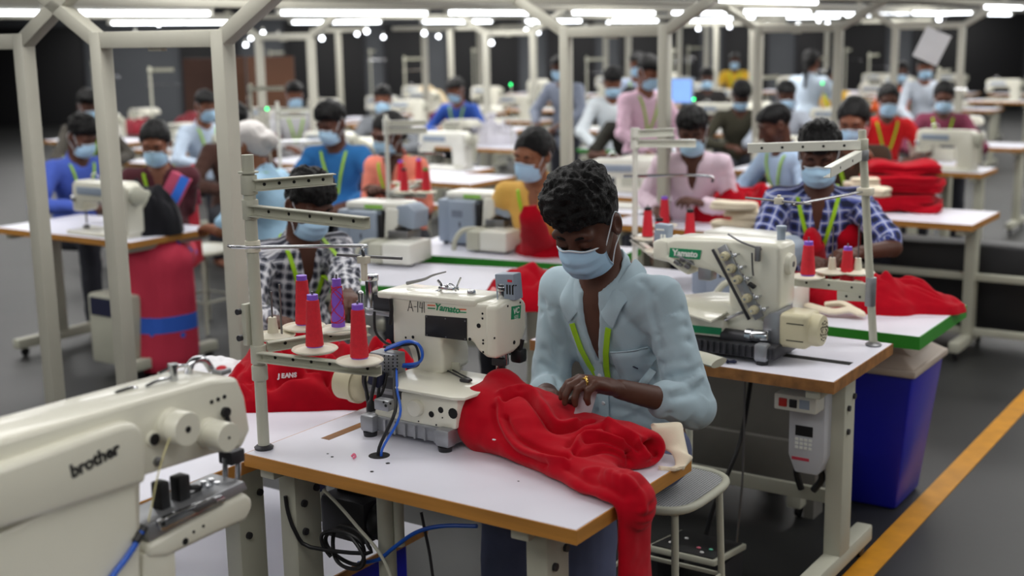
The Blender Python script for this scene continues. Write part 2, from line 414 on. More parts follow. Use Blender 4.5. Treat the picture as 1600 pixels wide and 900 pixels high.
# ================================================================ the setting
def struct(name, mb, m):
    o = mb.build(name, m); o['kind'] = 'structure'; return o
struct('floor', MB().b2((-16, -4.2, -.1), (16, 29, 0)), M['floor'])
struct('ceiling', MB().b2((-16, -4.2, 2.62), (16, 29, 2.7)), M['ceil'])
wb = MB().b2((-16, 28.8, 0), (16, 29, 2.62))
struct('wall_back', wb, M['wall'])
struct('wall_front', MB().b2((-16, -4.2, 0), (16, -4, 2.62)), M['wall'])
struct('wall_left', MB().b2((-16, -4, 0), (-15.8, 28.8, 2.62)), M['wall'])
struct('wall_right', MB().b2((15.8, -4, 0), (16, 28.8, 2.62)), M['wall'])
for i, x in ((1, -.005), (2, .62)):
    o = MB().b2((x, -3.2, .0), (x+.09, 16, .004)).build('trim_%d' % i, M['yellow']); o['kind'] = 'structure'; place(o, (0, 0, 0))

n_ = 0
for x0, x1, z1 in ((-11.6, -9.4, 1.75), (-7.2, -6.0, 1.6), (-4.9, -3.2, 1.8), (-2.7, -1.9, 1.7), (-1.3, .2, 1.75), (.9, 1.9, 1.8), (2.5, 4.2, 1.7), (4.8, 5.7, 1.8), (6.4, 8.3, 1.75), (9.0, 11.4, 1.7)):  # black panels added to darken the far wall, not real openings
    n_ += 1; m_ = mat('dark_shutter_paint', (24, 24, 27), .6)
    dr = MB().b2((x0, 28.74, 0), (x1, 28.8, z1+.35), bev=.01).build('door_%d' % n_, m_); dr['kind'] = 'structure'
    MB().b2((x0-.05, 28.72, 0), (x0, 28.8, z1+.4)).b2((x1, 28.72, 0), (x1+.05, 28.8, z1+.4)).b2((x0, 28.72, z1+.35), (x1, 28.8, z1+.4)).build('door_frame', M['dark'], dr)
def panel(px0, px1, py0, d, m, label, top):
    """board standing on the floor against the far left part of the hall"""
    a, b = [Vector(((px-800)/F*d, d, 0)) for px in (px0, px1)]
    o = MB().b2((0, -.03, 0), ((b-a).length, .03, top), bev=.01).build('partition_board', m)
    o.location = a; return tag(o, label, 'board')

# ================================================================ tables
TABLES = []
def ontable(p, m=0.):
    for x, y, lx, ly, rz in TABLES:
        q = toP2((p[0]-x, p[1]-y), rz)
        if -lx+m < q[0] < -m and m < q[1] < ly-m: return True
    return False
def toP2(q, a): c, s = math.cos(a), math.sin(a); return (q[0]*c+q[1]*s, -q[0]*s+q[1]*c)
def table(l, lx, ly, z, edge, label, rz=0, group=None, th=.036, legs=True, cat='sewing table', legm='leg', xs=None, rail=True, bolts=True, coly=None):
    """l = front right corner on the floor; the top runs -x and +y from it"""
    t = thing('sewing_table', label, cat, l, rz, group); TABLES.append((l[0], l[1], lx, ly, rz))
    MB().b2((-lx+.004, .004, z-th), (-.004, ly-.004, z), bev=.0015, seg=1).build('tabletop', M['lam'], t)
    e = MB()
    e.b2((-lx, 0, z-th+.001), (0, .004, z-.0015)); e.b2((-lx, ly-.004, z-th+.001), (0, ly, z-.0015))
    e.b2((-.004, .0042, z-th+.001), (0, ly-.0042, z-.0015)); e.b2((-lx, .0042, z-th+.001), (-lx+.004, ly-.0042, z-.0015))
    eb = e.build('edge_band', edge, t); eb['label'] = 'wood-coloured edge strip' if edge is M['wood'] else 'coloured edge strip'
    if legs:
        xs_ = xs or (-lx+.1, -.07); cy_ = coly or ly*.5
        for x in xs_:
            c = MB().b2((x-.03, cy_-.05, .1), (x+.03, cy_+.05, z-th-.005), bev=.006)
            c.b2((x-.025, .02, z-th-.03), (x+.025, ly-.02, z-th-.001), bev=.004)
            g = c.build('leg', M[legm], t)
            f = MB().b2((x-.03, -.06+.1*ly, .05), (x+.03, ly*1.0, .11), bev=.008); f.build('foot', M[legm], g)
            for yy in (ly*.1, ly*.92):
                MB().cyl((x, yy, .05), (x, yy, .03), .016, n=12).cyl((x-.01, yy, .025), (x+.01, yy, .025), .025, n=16, bev=.003).build('caster', M['black'], g)
            if bolts:
                for yy, zz in ((-.02, z-.16), (.03, z-.13), (-.02, z-.24)):
                    MB().cyl((x+.03, cy_+yy, zz), (x+.038, cy_+yy, zz), .010, n=10).build('bolt', M['dark'], g)
        if rail:
            r = MB().b2((xs_[0]+.03, ly*.62, .24), (xs_[1]-.03, ly*.66, .29), bev=.004); r.build('crossbar', M[legm], t)
    return t
T1 = table((0, 0, 0), 1.02, .57, .78, M['wood'], 'white sewing table with wooden edge under the machine marked A-141', xs=(-.96, -.165), coly=.14)
# machine cut-outs and stray marks in the top
mb = MB().b2((-.93, .2, .7795), (-.9, .46, .7806)); mb.build('belt_slot', M['woodd'], T1)
mb = MB().cyl((-.70, .17, .7796), (-.70, .17, .7807), .028, n=24); mb.build('cable_hole', M['blackm'], T1)
mb = MB()
for px, py, r in ((519, 714, .004), (606, 724, .006), (581, 737, .005), (810, 752, .0025), (512, 709, .003)):
    p = at(px, py, .78); mb.cyl((p.x, p.y, .7796), (p.x, p.y, .7807), r, n=10)
mb.build('screw_hole', M['blackm'], T1)
lint = MB()
p = at(552, 716, .78); lint.tube([(p.x-.006, p.y, .784), (p.x, p.y+.004, .79), (p.x+.007, p.y, .785), (p.x+.004, p.y-.006, .783)], .003, 6)
tag(place(lint.build('thread_scrap', cloth('pinklint', (238, 120, 150))), (0, 0, 0)), 'pink scrap of lint lying on the white table before the machine', 'scrap')
T2 = table((.06, 1.44, 0), 1.12, .58, .78, M['woodd'], 'white sewing table with scuffed wooden front under the machine with tension discs', xs=(-1.0, -.075), th=.04)
mb = MB().b2((-.33, .22, .7795), (-.03, .26, .7806)); mb.build('belt_slot', M['blackm'], T2)
T3 = table((.11, 2.16, 0), 1.25, .62, .78, M['green'], 'green-edged white table with cream waistband lying on it', th=.05, xs=(-1.15, -.45))
T0 = table((-1.045, -.5, 0), .76, 1.2, .745, M['wood'], 'white table with red garment heap beside the checked shirt man', xs=(-.68, -.09), rail=False)
G2 = table((-1.5, 2.12, 0), 1.12, .56, .78, M['green'], 'green-edged white table carrying the nearer grey-cased overlock machine', rz=R(14), th=.045)
G3 = table((-1.56, 2.82, 0), 1.15, .56, .78, M['green'], 'green-edged white table carrying the farther grey-cased overlock machine', rz=R(9), th=.04)
# low platform beneath the table line
pl = thing('low_platform', 'low white board with brown edge and blue box under the main table', 'platform', (-1.08, -.5, 0))
MB().b2((-.9, 0, .25), (0, 1.34, .275), bev=.002).build('board', M['lam'], pl)
MB().b2((-.0005, 0, .25), (.006, 1.34, .2745)).build('edge_band', M['woodd'], pl)
MB().b2((-.55, .82, .02), (-.05, 1.3, .249), bev=.01).build('blue_box', M['blue'], pl)
mb = MB().cyl((-.051, .97, .15), (-.046, .97, .15), .026, n=20)
for dy, dz in ((-.008, .006), (.008, .006), (0, -.009)): pass
mb.build('socket', M['lam'], pl)

# ================================================================ light frames
def portal(x, y, label, w=.06, s=.64, zb=1.82, arms=True, rz=0):
    t = thing('light_gantry', label, 'light frame', (x, y, 0), rz, 'steel portal frames along the sewing lines')
    for sx in (0, -s):
        p = MB().b2((sx-w/2, -w/2, 0), (sx+w/2, w/2, zb+w), bev=.004).build('post', M['post'], t)
        MB().b2((sx-w, -w, 0), (sx+w, w, .008)).build('base_plate', M['post'], p)
    c = MB().b2((-s+w/2, -w*.48, zb), (-w/2, w*.48, zb+w), bev=.004).build('crossbar', M['post'], t)
    m = MB(); m.box((-s*.52, .0, zb-.006), (.07, .03, .012), bev=.003); m.build('spot_weld', M['post'], c)
    if arms:
        for sx, sg in ((0, 1), (-s, -1)):
            a = Vector((sx, 0, zb+w*.4)); b = a+Vector((sg*.40, 0, .235))
            dv = (b-a); ang = math.atan2(dv.z, dv.x)
            MB().box((a+b)/2, (dv.length, w*.92, w*.92), rot=(0, -ang, 0), bev=.004).build('brace', M['post'], t)
    return t
portal(-1.95, .9, 'nearest cream frame of two square posts left of the checked shirt man')
portal(-1.94, 4.19, 'cream frame of two square posts between the yellow and pink clad workers')
portal(-2.03, 7.2, 'cream frame of two square posts behind the blue check shirt man')
portal(-2.0, 10.5, 'cream frame of two square posts behind the red clad woman')
portal(-3.05, .9, 'cream frame of two square posts at the far left edge')
portal(-6.6, 6.4, 'cream frame of two posts behind the coral clad worker')
portal(-6.5, 9.9, 'cream frame of two posts behind the bagged bundle')
k = 0
for px, wpx in ((985, 10), (1120, 9), (1175, 9), (1290, 8), (1395, 9), (540, 9), (672, 10), (712, 9), (838, 10), (756, 8), (950, 8), (1105, 8), (1063, 8)):
    d = 2000*.06*1.38/wpx; l = loc(((px-800)/F*d, d, 0))
    k += 1
    side = ['far slim cream post rising left of the pink standing man', 'far slim cream post rising behind the black haired seated worker', 'far slim cream post right of the seated worker in dark green', 'far slim cream post behind the white coated woman', 'far slim cream post beside the hanging sheet', 'slim cream post left of the coral clad worker', 'slim cream post left of the blue shirted worker', 'slim cream post above the blue shirted worker', 'slim cream post above the tied plastic bag', 'slim cream post right of the blue shirted worker', 'far slim cream post above the white shirted worker', 'far slim cream post beside the blue screen', 'far slim cream post behind the pink shirted worker'][k-1]
    t = thing('light_post', side, 'post', l, 0, 'slim posts far down the hall')
    MB().b2((-.03, -.03, 0), (.03, .03, 1.9), bev=.004).build('post', M['post'], t)
    MB().b2((-.5, -.026, 1.9), (.5, .026, 1.95), bev=.004).build('cross_arm', M['post'], t)

# ================================================================ fluorescent lighting
def rail(x, y0, y1, z, label):
    t = tag(place(MB().b2((-.035, y0, z+.03), (.035, y1, z+.075), bev=.004).build('light_rail', M['post']), (x, 0, 0)), label, 'light rail')
    return t
AREA = []
NT = [0]
def tube(x, y0, y1, z, label, rz=0, power=0, zup=0):
    L = y1-y0
    t = thing('tube_light', label, 'fluorescent light', (x, y0, z), rz, 'lit white fluorescent tubes')
    MB().b2((-.02, 0, .012), (.02, L, .03), bev=.003).build('batten', M['machw'], t)
    m = MB().cyl((0, .03, -.006), (0, L-.03, -.006), .0135, n=12); m.build('glass_tube', M['tube'], t)
    for yy in (.0, L-.03): MB().b2((-.014, yy, -.02), (.014, yy+.03, .012), bev=.003).build('end_cap', M['machw'], t)
    return t
rail(-1.6, -2.0, 20, 1.99, 'cream steel rail carrying lights above the checked shirt workers')
rail(-2.95, -2.0, 20, 1.99, 'cream steel rail carrying lights left of the nearest frame')
rail(-4.2, -1, 22, 1.99, 'cream steel rail carrying the longest bright tubes')
rail(-7.6, 3, 22, 1.99, 'cream steel rail carrying tubes far on the left')
ZT = 1.992
ta = ['first', 'second', 'third', 'fourth', 'fifth', 'sixth', 'seventh', 'eighth', 'ninth']
for i, (a, b) in enumerate(((1.55, 2.98), (3.5, 5.0), (5.2, 6.4), (6.9, 8.4), (8.7, 10.2), (10.6, 12.1), (12.4, 13.9), (14.3, 15.8))):
    tube(-4.2, a, b, ZT+(.006*i), f'{ta[i]} lit tube along the rail left of centre, counted from the nearest')
for i, (a, b) in enumerate(((4.1, 5.6), (9.6, 11.1), (11.5, 13), (13.4, 14.9))):
    tube(-1.6, a, b, ZT+.02, f'{ta[i]} lit tube along the right hand rail, counted from the nearest')
for i, (a, b) in enumerate(((7.5, 9.0), (12, 13.5), (15, 16.5))):
    tube(-2.95, a, b, ZT, f'{ta[i]} lit tube along the rail over the left posts, counted from the nearest')
for i, (a, b) in enumerate(((5.0, 6.4), (7.2, 8.6), (9.3, 10.7), (11.4, 12.8), (13.6, 15), (16, 17.4))):
    tube(-7.6, a, b, ZT, f'{ta[i]} lit tube along the far left rail, counted from the nearest')
for i, (px0, px1, py) in enumerate(((1225, 1310, 26), (1314, 1366, 23), (1392, 1452, 20), (1458, 1512, 20), (1112, 1180, 27), (960, 1064, 26))):
    d = (19.5, 19.5, 18.5, 18.5, 21, 21)[i]; x0 = (px0-800)/F*d; x1 = (px1-800)/F*d
    r = ray((px0+px1)/2, py); z = H+r[2]*d/r[1]
    t = tube(0, 0, x1-x0, z, ('far lit tube above the woman in the white coat', 'short far lit tube right of the white coated woman', 'far lit tube above the hanging white sheet', 'far lit tube near the right end of the hall', 'far lit tube above the worker in far yellow', 'far lit tube above the standing pink shirt man')[i])
    t.location = (x0, d, z); t.rotation_euler = (0, 0, -math.pi/2)
# small bare lamps hung under the rails deep in the hall
pts = ((503, 60), (558, 53), (573, 49), (599, 58), (663, 52), (685, 57), (768, 67), (830, 36), (841, 50), (822, 44), (915, 45), (951, 36), (977, 45), (1091, 45), (1138, 34), (1140, 42), (1247, 39), (1279, 32), (1293, 37), (1335, 32), (1382, 31), (1467, 30), (248, 38), (212, 55), (411, 51), (435, 57), (392, 60), (384, 70), (1200, 41))
nm = 'abcdefgh'
for i, (px, py) in enumerate(pts):
    d = 13.5+(i*37 % 70)/10; r = ray(px, py); p = Vector((r[0]*d/r[1], d, H+r[2]*d/r[1]))
    t = link(bpy.data.objects.new('bare_lamp', None)); t.location = p
    tag(t, 'small bare white lamp glowing far down the hall', 'lamp', 'bare lamps under the far rails')
    if i == 0:
        MB().sph((0, 0, 0), .024, u=12, v=8).build('bulb', M['tube'], t)
        MB().cyl((0, 0, .02), (0, 0, .06), .012, n=10).build('holder', M['machw'], t); b0 = t
        MB().cyl((0, 0, .06), (0, 0, .75), .003, n=6).build('flex', M['dark'], t)
    else:
        for ch in b0.children:
            d_ = ch.copy(); COL.objects.link(d_); d_.parent = t

# ================================================================ unseen area lights added to fill the room from above, no real fittings
def area(x, y, sx, sy, e, z=2.58, name='ceiling_light', col=(1, .985, .96)):
    ld = bpy.data.lights.new(name, 'AREA'); ld.shape = 'RECTANGLE'; ld.size = sx; ld.size_y = sy; ld.energy = e; ld.color = col
    o = link(bpy.data.objects.new(name, ld)); o.location = (x, y, z); return o
ENERGY = 1.
for yy in (-1.5, 1.4, 4.2, 7.2, 10.5, 14., 18., 22.5, 26.8):  # last row added close to the back wall to brighten it
    for xx in (-8, -4.2, -1.0, 2.2, 5.8, 10):
        k = (.6, .9, 1.1, 1.4, 1.9, 2.2, 2.3, 2.6, 1.6)[(-1.5, 1.4, 4.2, 7.2, 10.5, 14., 18., 22.5, 26.8).index(yy)]
        area(xx, yy, 2.4, .8, 29*k*ENERGY)
w = bpy.data.worlds.new('room_air'); SC.world = w; w.use_nodes = True
w.node_tree.nodes['Background'].inputs[0].default_value = (.5, .52, .55, 1); w.node_tree.nodes['Background'].inputs[1].default_value = .25
# ================================================================ machines
def holes(pts, fn, nrm, rad=.003, name='screw_hole', m=None, parent=None, off=(0, 0, 0)):
    mb = MB(off); n = Vector(nrm)
    for q in pts:
        p = fn(q[0], q[1]); r = q[2] if len(q) > 2 else rad
        mb.cyl(p-n*.001, p+n*.0009, r, n=12)
    return mb.build(name, m or M['blackm'], parent)
# ---- machine marked A-141 (seen from its back)
L1 = Vector((-.70, .42, .78))
m1 = thing('sewing_machine', 'cream cylinder-bed sewing machine marked A-141 with blue air hoses', 'sewing machine', L1)
def q5(x, y, c=.46): return ony(530+x/3, 410+y/3, c)
def Q5(pts, c=.46): return [(p.x, p.z) for p in (q5(x, y, c) for x, y in pts)]
mb = MB(L1)
mb.prism(Q5([(245, 160), (320, 172), (736, 200), (736, 452), (690, 449), (650, 415), (622, 372), (540, 362), (478, 358), (476, 400), (487, 440), (487, 520), (330, 560), (326, 505), (345, 470), (322, 398), (250, 382)]), .46, .585, bev=.010, seg=3)
mb.build('arm', M['mach'], m1)
mb = MB(L1); a = q5(178, 160); b = q5(640, 205)
mb.box(((a.x+b.x)/2, .527, (a.z+b.z)/2+.006), (b.x-a.x, .14, .02), rot=(0, -math.atan2(b.z-a.z, b.x-a.x), 0), bev=.007, seg=3).build('top_cover', M['mach'], m1)
# end cover over the needle bar
xe = -.515
pf = [(.452, 1.142), (.50, 1.150), (.575, 1.146), (.598, 1.128), (.598, 1.055), (.57, 1.012), (.535, 1.0), (.452, .998)]
MB(L1).prism([(y, z) for y, z in pf], xe-.040, xe, 'yz', bev=.012, seg=3).build('end_cover', M['mach'], m1)
lf = Vector((0, -1, 0))
nf = (0, -1, 0)
def f1(x, y): return q5(x, y, .4597)
holes([(672, 240), (672, 263), (675, 365), (675, 380), (675, 420), (346, 350, .0045), (312, 352)], f1, nf, .003, parent=m1, off=L1)
holes([(654, 297, .0065), (612, 360, .0045)], f1, nf, name='oil_plug', parent=m1, off=L1)
def fx(x, y): p = onx(530+x/3, 410+y/3, xe); return p
holes([(848, 188, .003), (790, 205, .003), (728, 355, .003), (820, 375, .0055), (800, 430, .003)], fx, (1, 0, 0), name='cover_screw', parent=m1, off=L1)
# black maker plate, lettering, hand-written number
p0, p1 = q5(402, 247, .4590), q5(600, 367, .4590)
c = [q5(402, 247, .458), q5(598, 262, .458), q5(598, 368, .458), q5(402, 345, .458)]
MB(L1).prism([(p.x, p.z) for p in c], .4575, .4605, bev=.002).build('blank_plate', M['black'], m1)
pts = [(410, 254), (590, 275), (590, 360), (412, 340), (498, 264), (500, 350)]
holes(pts, lambda x, y: q5(x, y, .4573), nf, .0022, 'plate_screw', M['steel'], m1, L1)
def dirn(x0, y0, x1, y1, c=.459): return (q5(x1, y1, c)-q5(x0, y0, c))
rt = dirn(440, 209, 560, 226)
text('maker_lettering', 'Yamato', M['label_g'], m1, q5(505, 217, .4592)-L1, rt, (0, 0, 1), .026, .0006, .0007, .25, font_scale=(1.05, 1))
for nm, x0, x1, y0, y1, mm in (('flag_stripe', 413, 449, 198, 203, 'orange'), ('flag_stripe', 414, 449, 212, 217, 'label_g'), ('flag_stripe', 560, 595, 217, 222, 'orange'), ('flag_stripe', 560, 595, 231, 236, 'label_g')):
    c = [q5(x0, y0, .459), q5(x1, y0+2, .459), q5(x1, y1+2, .459), q5(x0, y1, .459)]
    MB(L1).prism([(p.x, p.z) for p in c], .4590, .4602).build(nm, M[mm], m1)
def stroke(mb, pts, r=.0011):
    mb.tube([q5(x, y, .4594)-Vector((0, 0, 0)) for x, y in pts], r, 5, sub=0)
mb = MB(L1)
stroke(mb, [(322, 228), (333, 178), (346, 230)]); stroke(mb, [(326, 210), (342, 212)]); stroke(mb, [(350, 207), (362, 208)])
stroke(mb, [(368, 183), (368, 234)]); stroke(mb, [(380, 186), (377, 212), (392, 214)]); stroke(mb, [(389, 188), (388, 236)]); stroke(mb, [(397, 184), (399, 236)])
mb.build('handwritten_number', M['ink'], m1)
c = [onx(530+x/3, 410+y/3, xe+.0005) for x, y in ((808, 207), (852, 200), (848, 262), (806, 268))]
MB(L1).prism([(p.y, p.z) for p in c], xe-.0005, xe+.0012, 'yz').build('model_plate', M['label_g'], m1)
ce = sum(c, Vector())/4
text('model_lettering', 'VC', M['label_w'], m1, Vector((xe+.0013, ce.y, ce.z+.004))-L1, (0, 1, 0), (0, 0, 1), .022, .0004, .0006, .15)
mb = MB(L1)
for k in range(3): mb.b2((xe, ce.y-.010, ce.z-.010-k*.004), (xe+.0016, ce.y+.010, ce.z-.0085-k*.004))
mb.build('model_rule_lines', M['label_w'], m1)
# bed
zt = .928
MB(L1).prism([(-.735, .285), (-.545, .285), (-.515, .30), (-.50, .50), (-.56, .52), (-.82, .52), (-.82, .40)], zt-.006, zt+.003, 'xy', bev=.003).build('needle_bed_plate', M['mach'], m1)
fb = .30
bp = [ony(530+x/3, 410+y/3, fb) for x, y in ((288, 606), (556, 624), (546, 786), (165, 735), (165, 688), (286, 706))]
MB(L1).prism([(p.x, min(p.z, zt-.006)) for p in bp], fb, .52, bev=.006).build('bed', M['mach'], m1)
def fbq(x, y): return ony(530+x/3, 410+y/3, fb-.0005)
p = fbq(365, 680); MB(L1).cyl(p-lf*.002, p+lf*.016, .024, .022, n=28, bev=.003).build('looper_cover', M['mach'], m1)
for q_ in ((432, 712, .0085), (476, 692, .0085), (533, 708, .0145)): holes([q_], fbq, nf, name='bed_opening', parent=m1, off=L1)
holes([(455, 762, .0025), (372, 745, .002), (484, 728, .002)], fbq, nf, name='bed_screw', parent=m1, off=L1)
p = fbq(225, 660); MB(L1).box((p.x, fb-.012, p.z), (.05, .03, .03), bev=.004).build('steel_block', M['alu'], m1)
holes([(208, 655, .003), (240, 662, .003), (218, 672, .004)], lambda x, y: ony(530+x/3, 410+y/3, fb-.0275), nf, name='block_screw', parent=m1, off=L1)
mb = MB(L1).b2((-.85, .295, .795), (-.553, .50, .838), bev=.006)
for k in range(8): mb.b2((-.815+k*.034, .288, .797), (-.809+k*.034, .297, .832))
for k in range(5): mb.b2((-.556, .33+k*.034, .797), (-.548, .336+k*.034, .832))
mb.build('base_tray', M['alu'], m1)
for x, y in ((-.83, .29), (-.575, .29), (-.575, .485), (-.83, .485)):
    ft = MB(L1).b2((x-.024, y-.018, .792), (x+.024, y+.022, .842), bev=.01).build('foot_block', M['alu'], m1)
    MB(L1).cyl((x, y, .78), (x, y, .793), .018, .02, n=16).build('rubber_foot', M['black'], ft)
# motor cover at the left end
p = q5(78, 568, .47)
mo = MB(L1).lathe([(.0, -.055), (.032, -.055), (.044, -.045), (.05, -.02), (.056, -.018), (.056, .0), (.05, .004), (.05, .05), (0, .05)], (p.x, .47, p.z), (-1, 0, .0), 32).build('motor_cover', M['beige'], m1)
MB(L1).cyl((p.x+.05, .47, p.z), (p.x+.16, .47, p.z), .022, n=20).build('drive_shaft', M['steel'], m1)
MB(L1).b2((-.93, .45, .80), (-.84, .52, .90), bev=.008).build('motor_bracket', M['dark'], m1)
# pneumatic parts on the left
p = q5(150, 75, .50); p2 = q5(150, 225, .50)
MB(L1).cyl((p.x, .5, p2.z), (p.x, .5, p.z), .018, n=24, bev=.002).cyl((p.x, .5, p.z-.006), (p.x, .5, p.z+.012), .021, n=24, bev=.002).cyl((p.x, .5, p2.z-.01), (p.x, .5, p2.z+.01), .022, n=20, bev=.002).build('air_cylinder', M['chrome'], m1)
p = q5(103, 180, .50); MB(L1).cyl((p.x, .5, p.z-.03), (p.x, .5, p.z+.022), .009, n=16).sph((p.x, .5, p.z+.022), .009).build('plunger', M['chrome'], m1)
a, b = q5(140, 235, .49), q5(262, 232, .49)
MB(L1).box((a+b)/2, ((b-a).length, .035, .012), bev=.002).build('cylinder_bracket', M['alu'], m1)
a, b = q5(185, 185, .51), q5(320, 200, .51); MB(L1).box((a+b)/2+Vector((0, 0, .004)), ((b-a).length, .05, .045), bev=.004).build('drive_head', M['dark'], m1)
c = q5(222, 470, .40); vb = MB(L1).box((c.x, .405, c.z), (.085, .055, .062), bev=.004).build('valve_block', M['alu'], m1)
pts = [(172+k*20, 438+j*16) for k in range(6) for j in range(5)]
holes(pts, lambda x, y: ony(530+x/3, 410+y/3, .3774), nf, .0022, 'valve_screw', M['blackm'], m1, L1)
mb = MB(L1).tube([q5(x, y, .40) for x, y in ((215, 412), (262, 392), (318, 372), (368, 382), (390, 430), (372, 470), (300, 480))], .0042, 8)
mb.build('air_hose', M['bluetube'], m1)
mb = MB(L1).tube([q5(x, y, .41) for x, y in ((222, 402), (282, 378), (340, 370), (384, 400), (388, 450), (350, 486), (298, 488))], .004, 8); mb.build('air_hose', M['bluetube'], m1)
mb = MB(L1).tube([q5(x, y, .415) for x, y in ((210, 395), (300, 388), (352, 385), (372, 430), (370, 480), (320, 496))], .0035, 8); mb.build('air_hose', M['black'], m1)
mb = MB(L1).tube([q5(x, y, .45) for x, y in ((240, 170), (245, 230), (238, 290))], .006, 8); mb.build('control_lead', M['black'], m1)
mb = MB(L1).tube([q5(x, y, .45) for x, y in ((165, 230), (170, 320), (210, 372), (262, 392))], .004, 8); mb.build('control_lead', M['black'], m1)
hole = Vector((-.70, .17, .775))
def dn(*pts): return [ony(530+x/3, 410+y/3, c) for x, y, c in pts]
mb = MB(L1).tube(dn((262, 500, .385), (258, 600, .28), (262, 700, .21))+[Vector((-.703, .175, .80)), Vector((-.70, .17, .76))], .0048, 8); mb.build('cable', M['black'], m1)
mb = MB(L1).tube(dn((268, 500, .385), (272, 600, .28), (284, 720, .21))+[Vector((-.69, .172, .80)), Vector((-.69, .17, .76))], .0036, 8); mb.build('air_hose', M['bluetube'], m1)
for i, pp in enumerate(([(170, 505), (165, 560), (150, 640), (148, 700), (150, 830)], [(150, 490), (120, 540), (130, 620), (140, 700), (135, 800)], [(205, 510), (190, 560), (180, 640), (155, 690)], [(225, 515), (205, 600), (170, 660), (150, 720)], [(120, 480), (112, 560), (140, 650), (135, 740)])):
    mb = MB(L1).tube([ony(530+x/3, 410+y/3, .33+.01*i) for x, y in pp], .0055-.0004*i, 8); mb.build('control_lead', M['black'], m1)
p = ony(530+150/3, 410+690/3, .33); MB(L1).sph(p, (.014, .014, .03)).build('connector', M['black'], m1)
p = ony(530+175/3, 410+540/3, .35); MB(L1).box(p, (.04, .03, .045), rot=(.2, .3, .1), bev=.006).build('connector', M['navy'], m1)
# top fittings
mb = MB(L1).tube([q5(x, y, .55) for x, y in ((318, 98), (345, 92), (400, 78), (440, 60), (500, 44))], [.0055, .005, .004, .003, .002], 8); mb.build('thread_lever', M['steel'], m1)
mb = MB(L1)
mb.tube([q5(x, y, .53) for x, y in ((462, 84), (475, 100), (480, 125), (450, 138))], .004, 8).tube([q5(x, y, .53) for x, y in ((570, 72), (553, 110), (545, 135))], .0025, 6)
mb.box(q5(512, 120, .52), (.05, .03, .008), bev=.002).tube([q5(x, y, .52) for x, y in ((490, 118), (520, 100), (545, 118), (560, 130))], .002, 6).cyl(q5(505, 128, .52), q5(505, 108, .52), .006, n=12)
mb.build('thread_guide', M['chrome'], m1)
p = q5(620, 140, .53); MB(L1).cyl(p-Vector((0, 0, .006)), p+Vector((0, 0, .007)), .013, .011, n=20, bev=.002).build('oil_sight', M['chrome'], m1)
a = q5(806, 110, .55); bx = MB(L1).box((a.x-.004, .545, a.z), (.062, .04, .072), rot=(0, -.08, 0), bev=.004).build('position_sensor', M['machg'], m1)
holes([(818, 108, .002), (828, 108, .002)], lambda x, y: ony(530+x/3, 410+y/3, .5245), nf, name='sensor_hole', parent=m1, off=L1)
mb = MB(L1)
for k in range(3): mb.b2((a.x+.002+k*.009, .5235, a.z-.018), (a.x+.006+k*.009, .5262, a.z+.008))
mb.build('sensor_slots', M['blackm'], m1)
MB(L1).b2((a.x+.006, .5235, a.z+.016), (a.x+.02, .526, a.z+.022)).build('red_lamp', M['thread'], m1)
p = q5(763, 132, .53); mb = MB(L1).cyl(p-Vector((0, 0, .035)), p+Vector((0, 0, .02)), .011, n=18, bev=.001).cyl(p+Vector((0, 0, .0)), p+Vector((0, 0, .012)), .014, n=18, bev=.002); mb.build('adjusting_knob', M['chrome'], m1)
# needle group and presser foot
cx, cy = -.545, .505
MB(L1).cyl((cx-.006, cy, .935), (cx-.006, cy, 1.01), .006, n=14).cyl((cx+.016, cy+.005, .97), (cx+.016, cy+.005, 1.01), .008, n=14).build('needle_bar', M['chrome'], m1)
MB(L1).box((cx+.002, cy+.0, .978), (.04, .03, .022), bev=.004).build('needle_clamp', M['dark'], m1)
MB(L1).box((cx+.005, cy-.005, .942), (.042, .035, .014), bev=.004).cyl((cx+.005, cy, .945), (cx+.005, cy, .99), .007, n=12).build('presser_foot', M['dark'], m1)
MB(L1).box((cx+.022, cy+.06, .985), (.036, .036, .04), bev=.008).cyl((cx+.025, cy+.06, 1.0), (cx+.03, cy+.065, 1.03), .008, n=12).build('trimmer_unit', M['black'], m1)
p = at(711, 575, .94); MB(L1).box((p.x, p.y, .942), (.034, .006, .03), bev=.002).build('edge_stop', M['leg'], m1)
mb = MB(L1)
for q in ([(695, 577), (715, 587), (728, 594)], [(700, 574), (722, 586), (735, 592)]): mb.tube([Vector((*at(x, y, .934).xy, .934)) for x, y in q], .0022, 6)
mb.box(Vector((*at(728, 594, .936).xy, .936)), (.03, .02, .008), bev=.002)
mb.build('tape_folder', M['dark'], m1)

# ---- second big machine, tension discs toward us
L2 = Vector((-.36, 1.66, .78))
m2 = thing('sewing_machine', 'cream sewing machine with diagonal row of five tension knobs and green maker plate', 'sewing machine', L2)
def q7(x, y, c=1.60): return ony(1010+x*.3, 320+y*.3, c)
def Q7(pts, c=1.60): return [(p.x, p.z) for p in (q7(x, y, c) for x, y in pts)]
MB(L2).prism(Q7([(62, 190), (150, 172), (400, 182), (690, 208), (700, 235), (695, 545), (612, 605), (428, 595), (424, 400), (350, 352), (240, 326), (150, 300), (120, 268), (62, 262)]), 1.60, 1.735, bev=.016, seg=3).build('arm', M['mach'], m2)
MB(L2).prism(Q7([(30, 188), (70, 180), (112, 186), (116, 262), (225, 325), (222, 372), (165, 340), (110, 300), (34, 282)]), 1.595, 1.74, bev=.012).build('end_cover', M['mach'], m2)
c = [q7(x, y, 1.599) for x, y in ((124, 224), (287, 236), (278, 285), (118, 272))]
MB(L2).prism([(p.x, p.z) for p in c], 1.5975, 1.601).build('maker_plate', M['label_g'], m2)
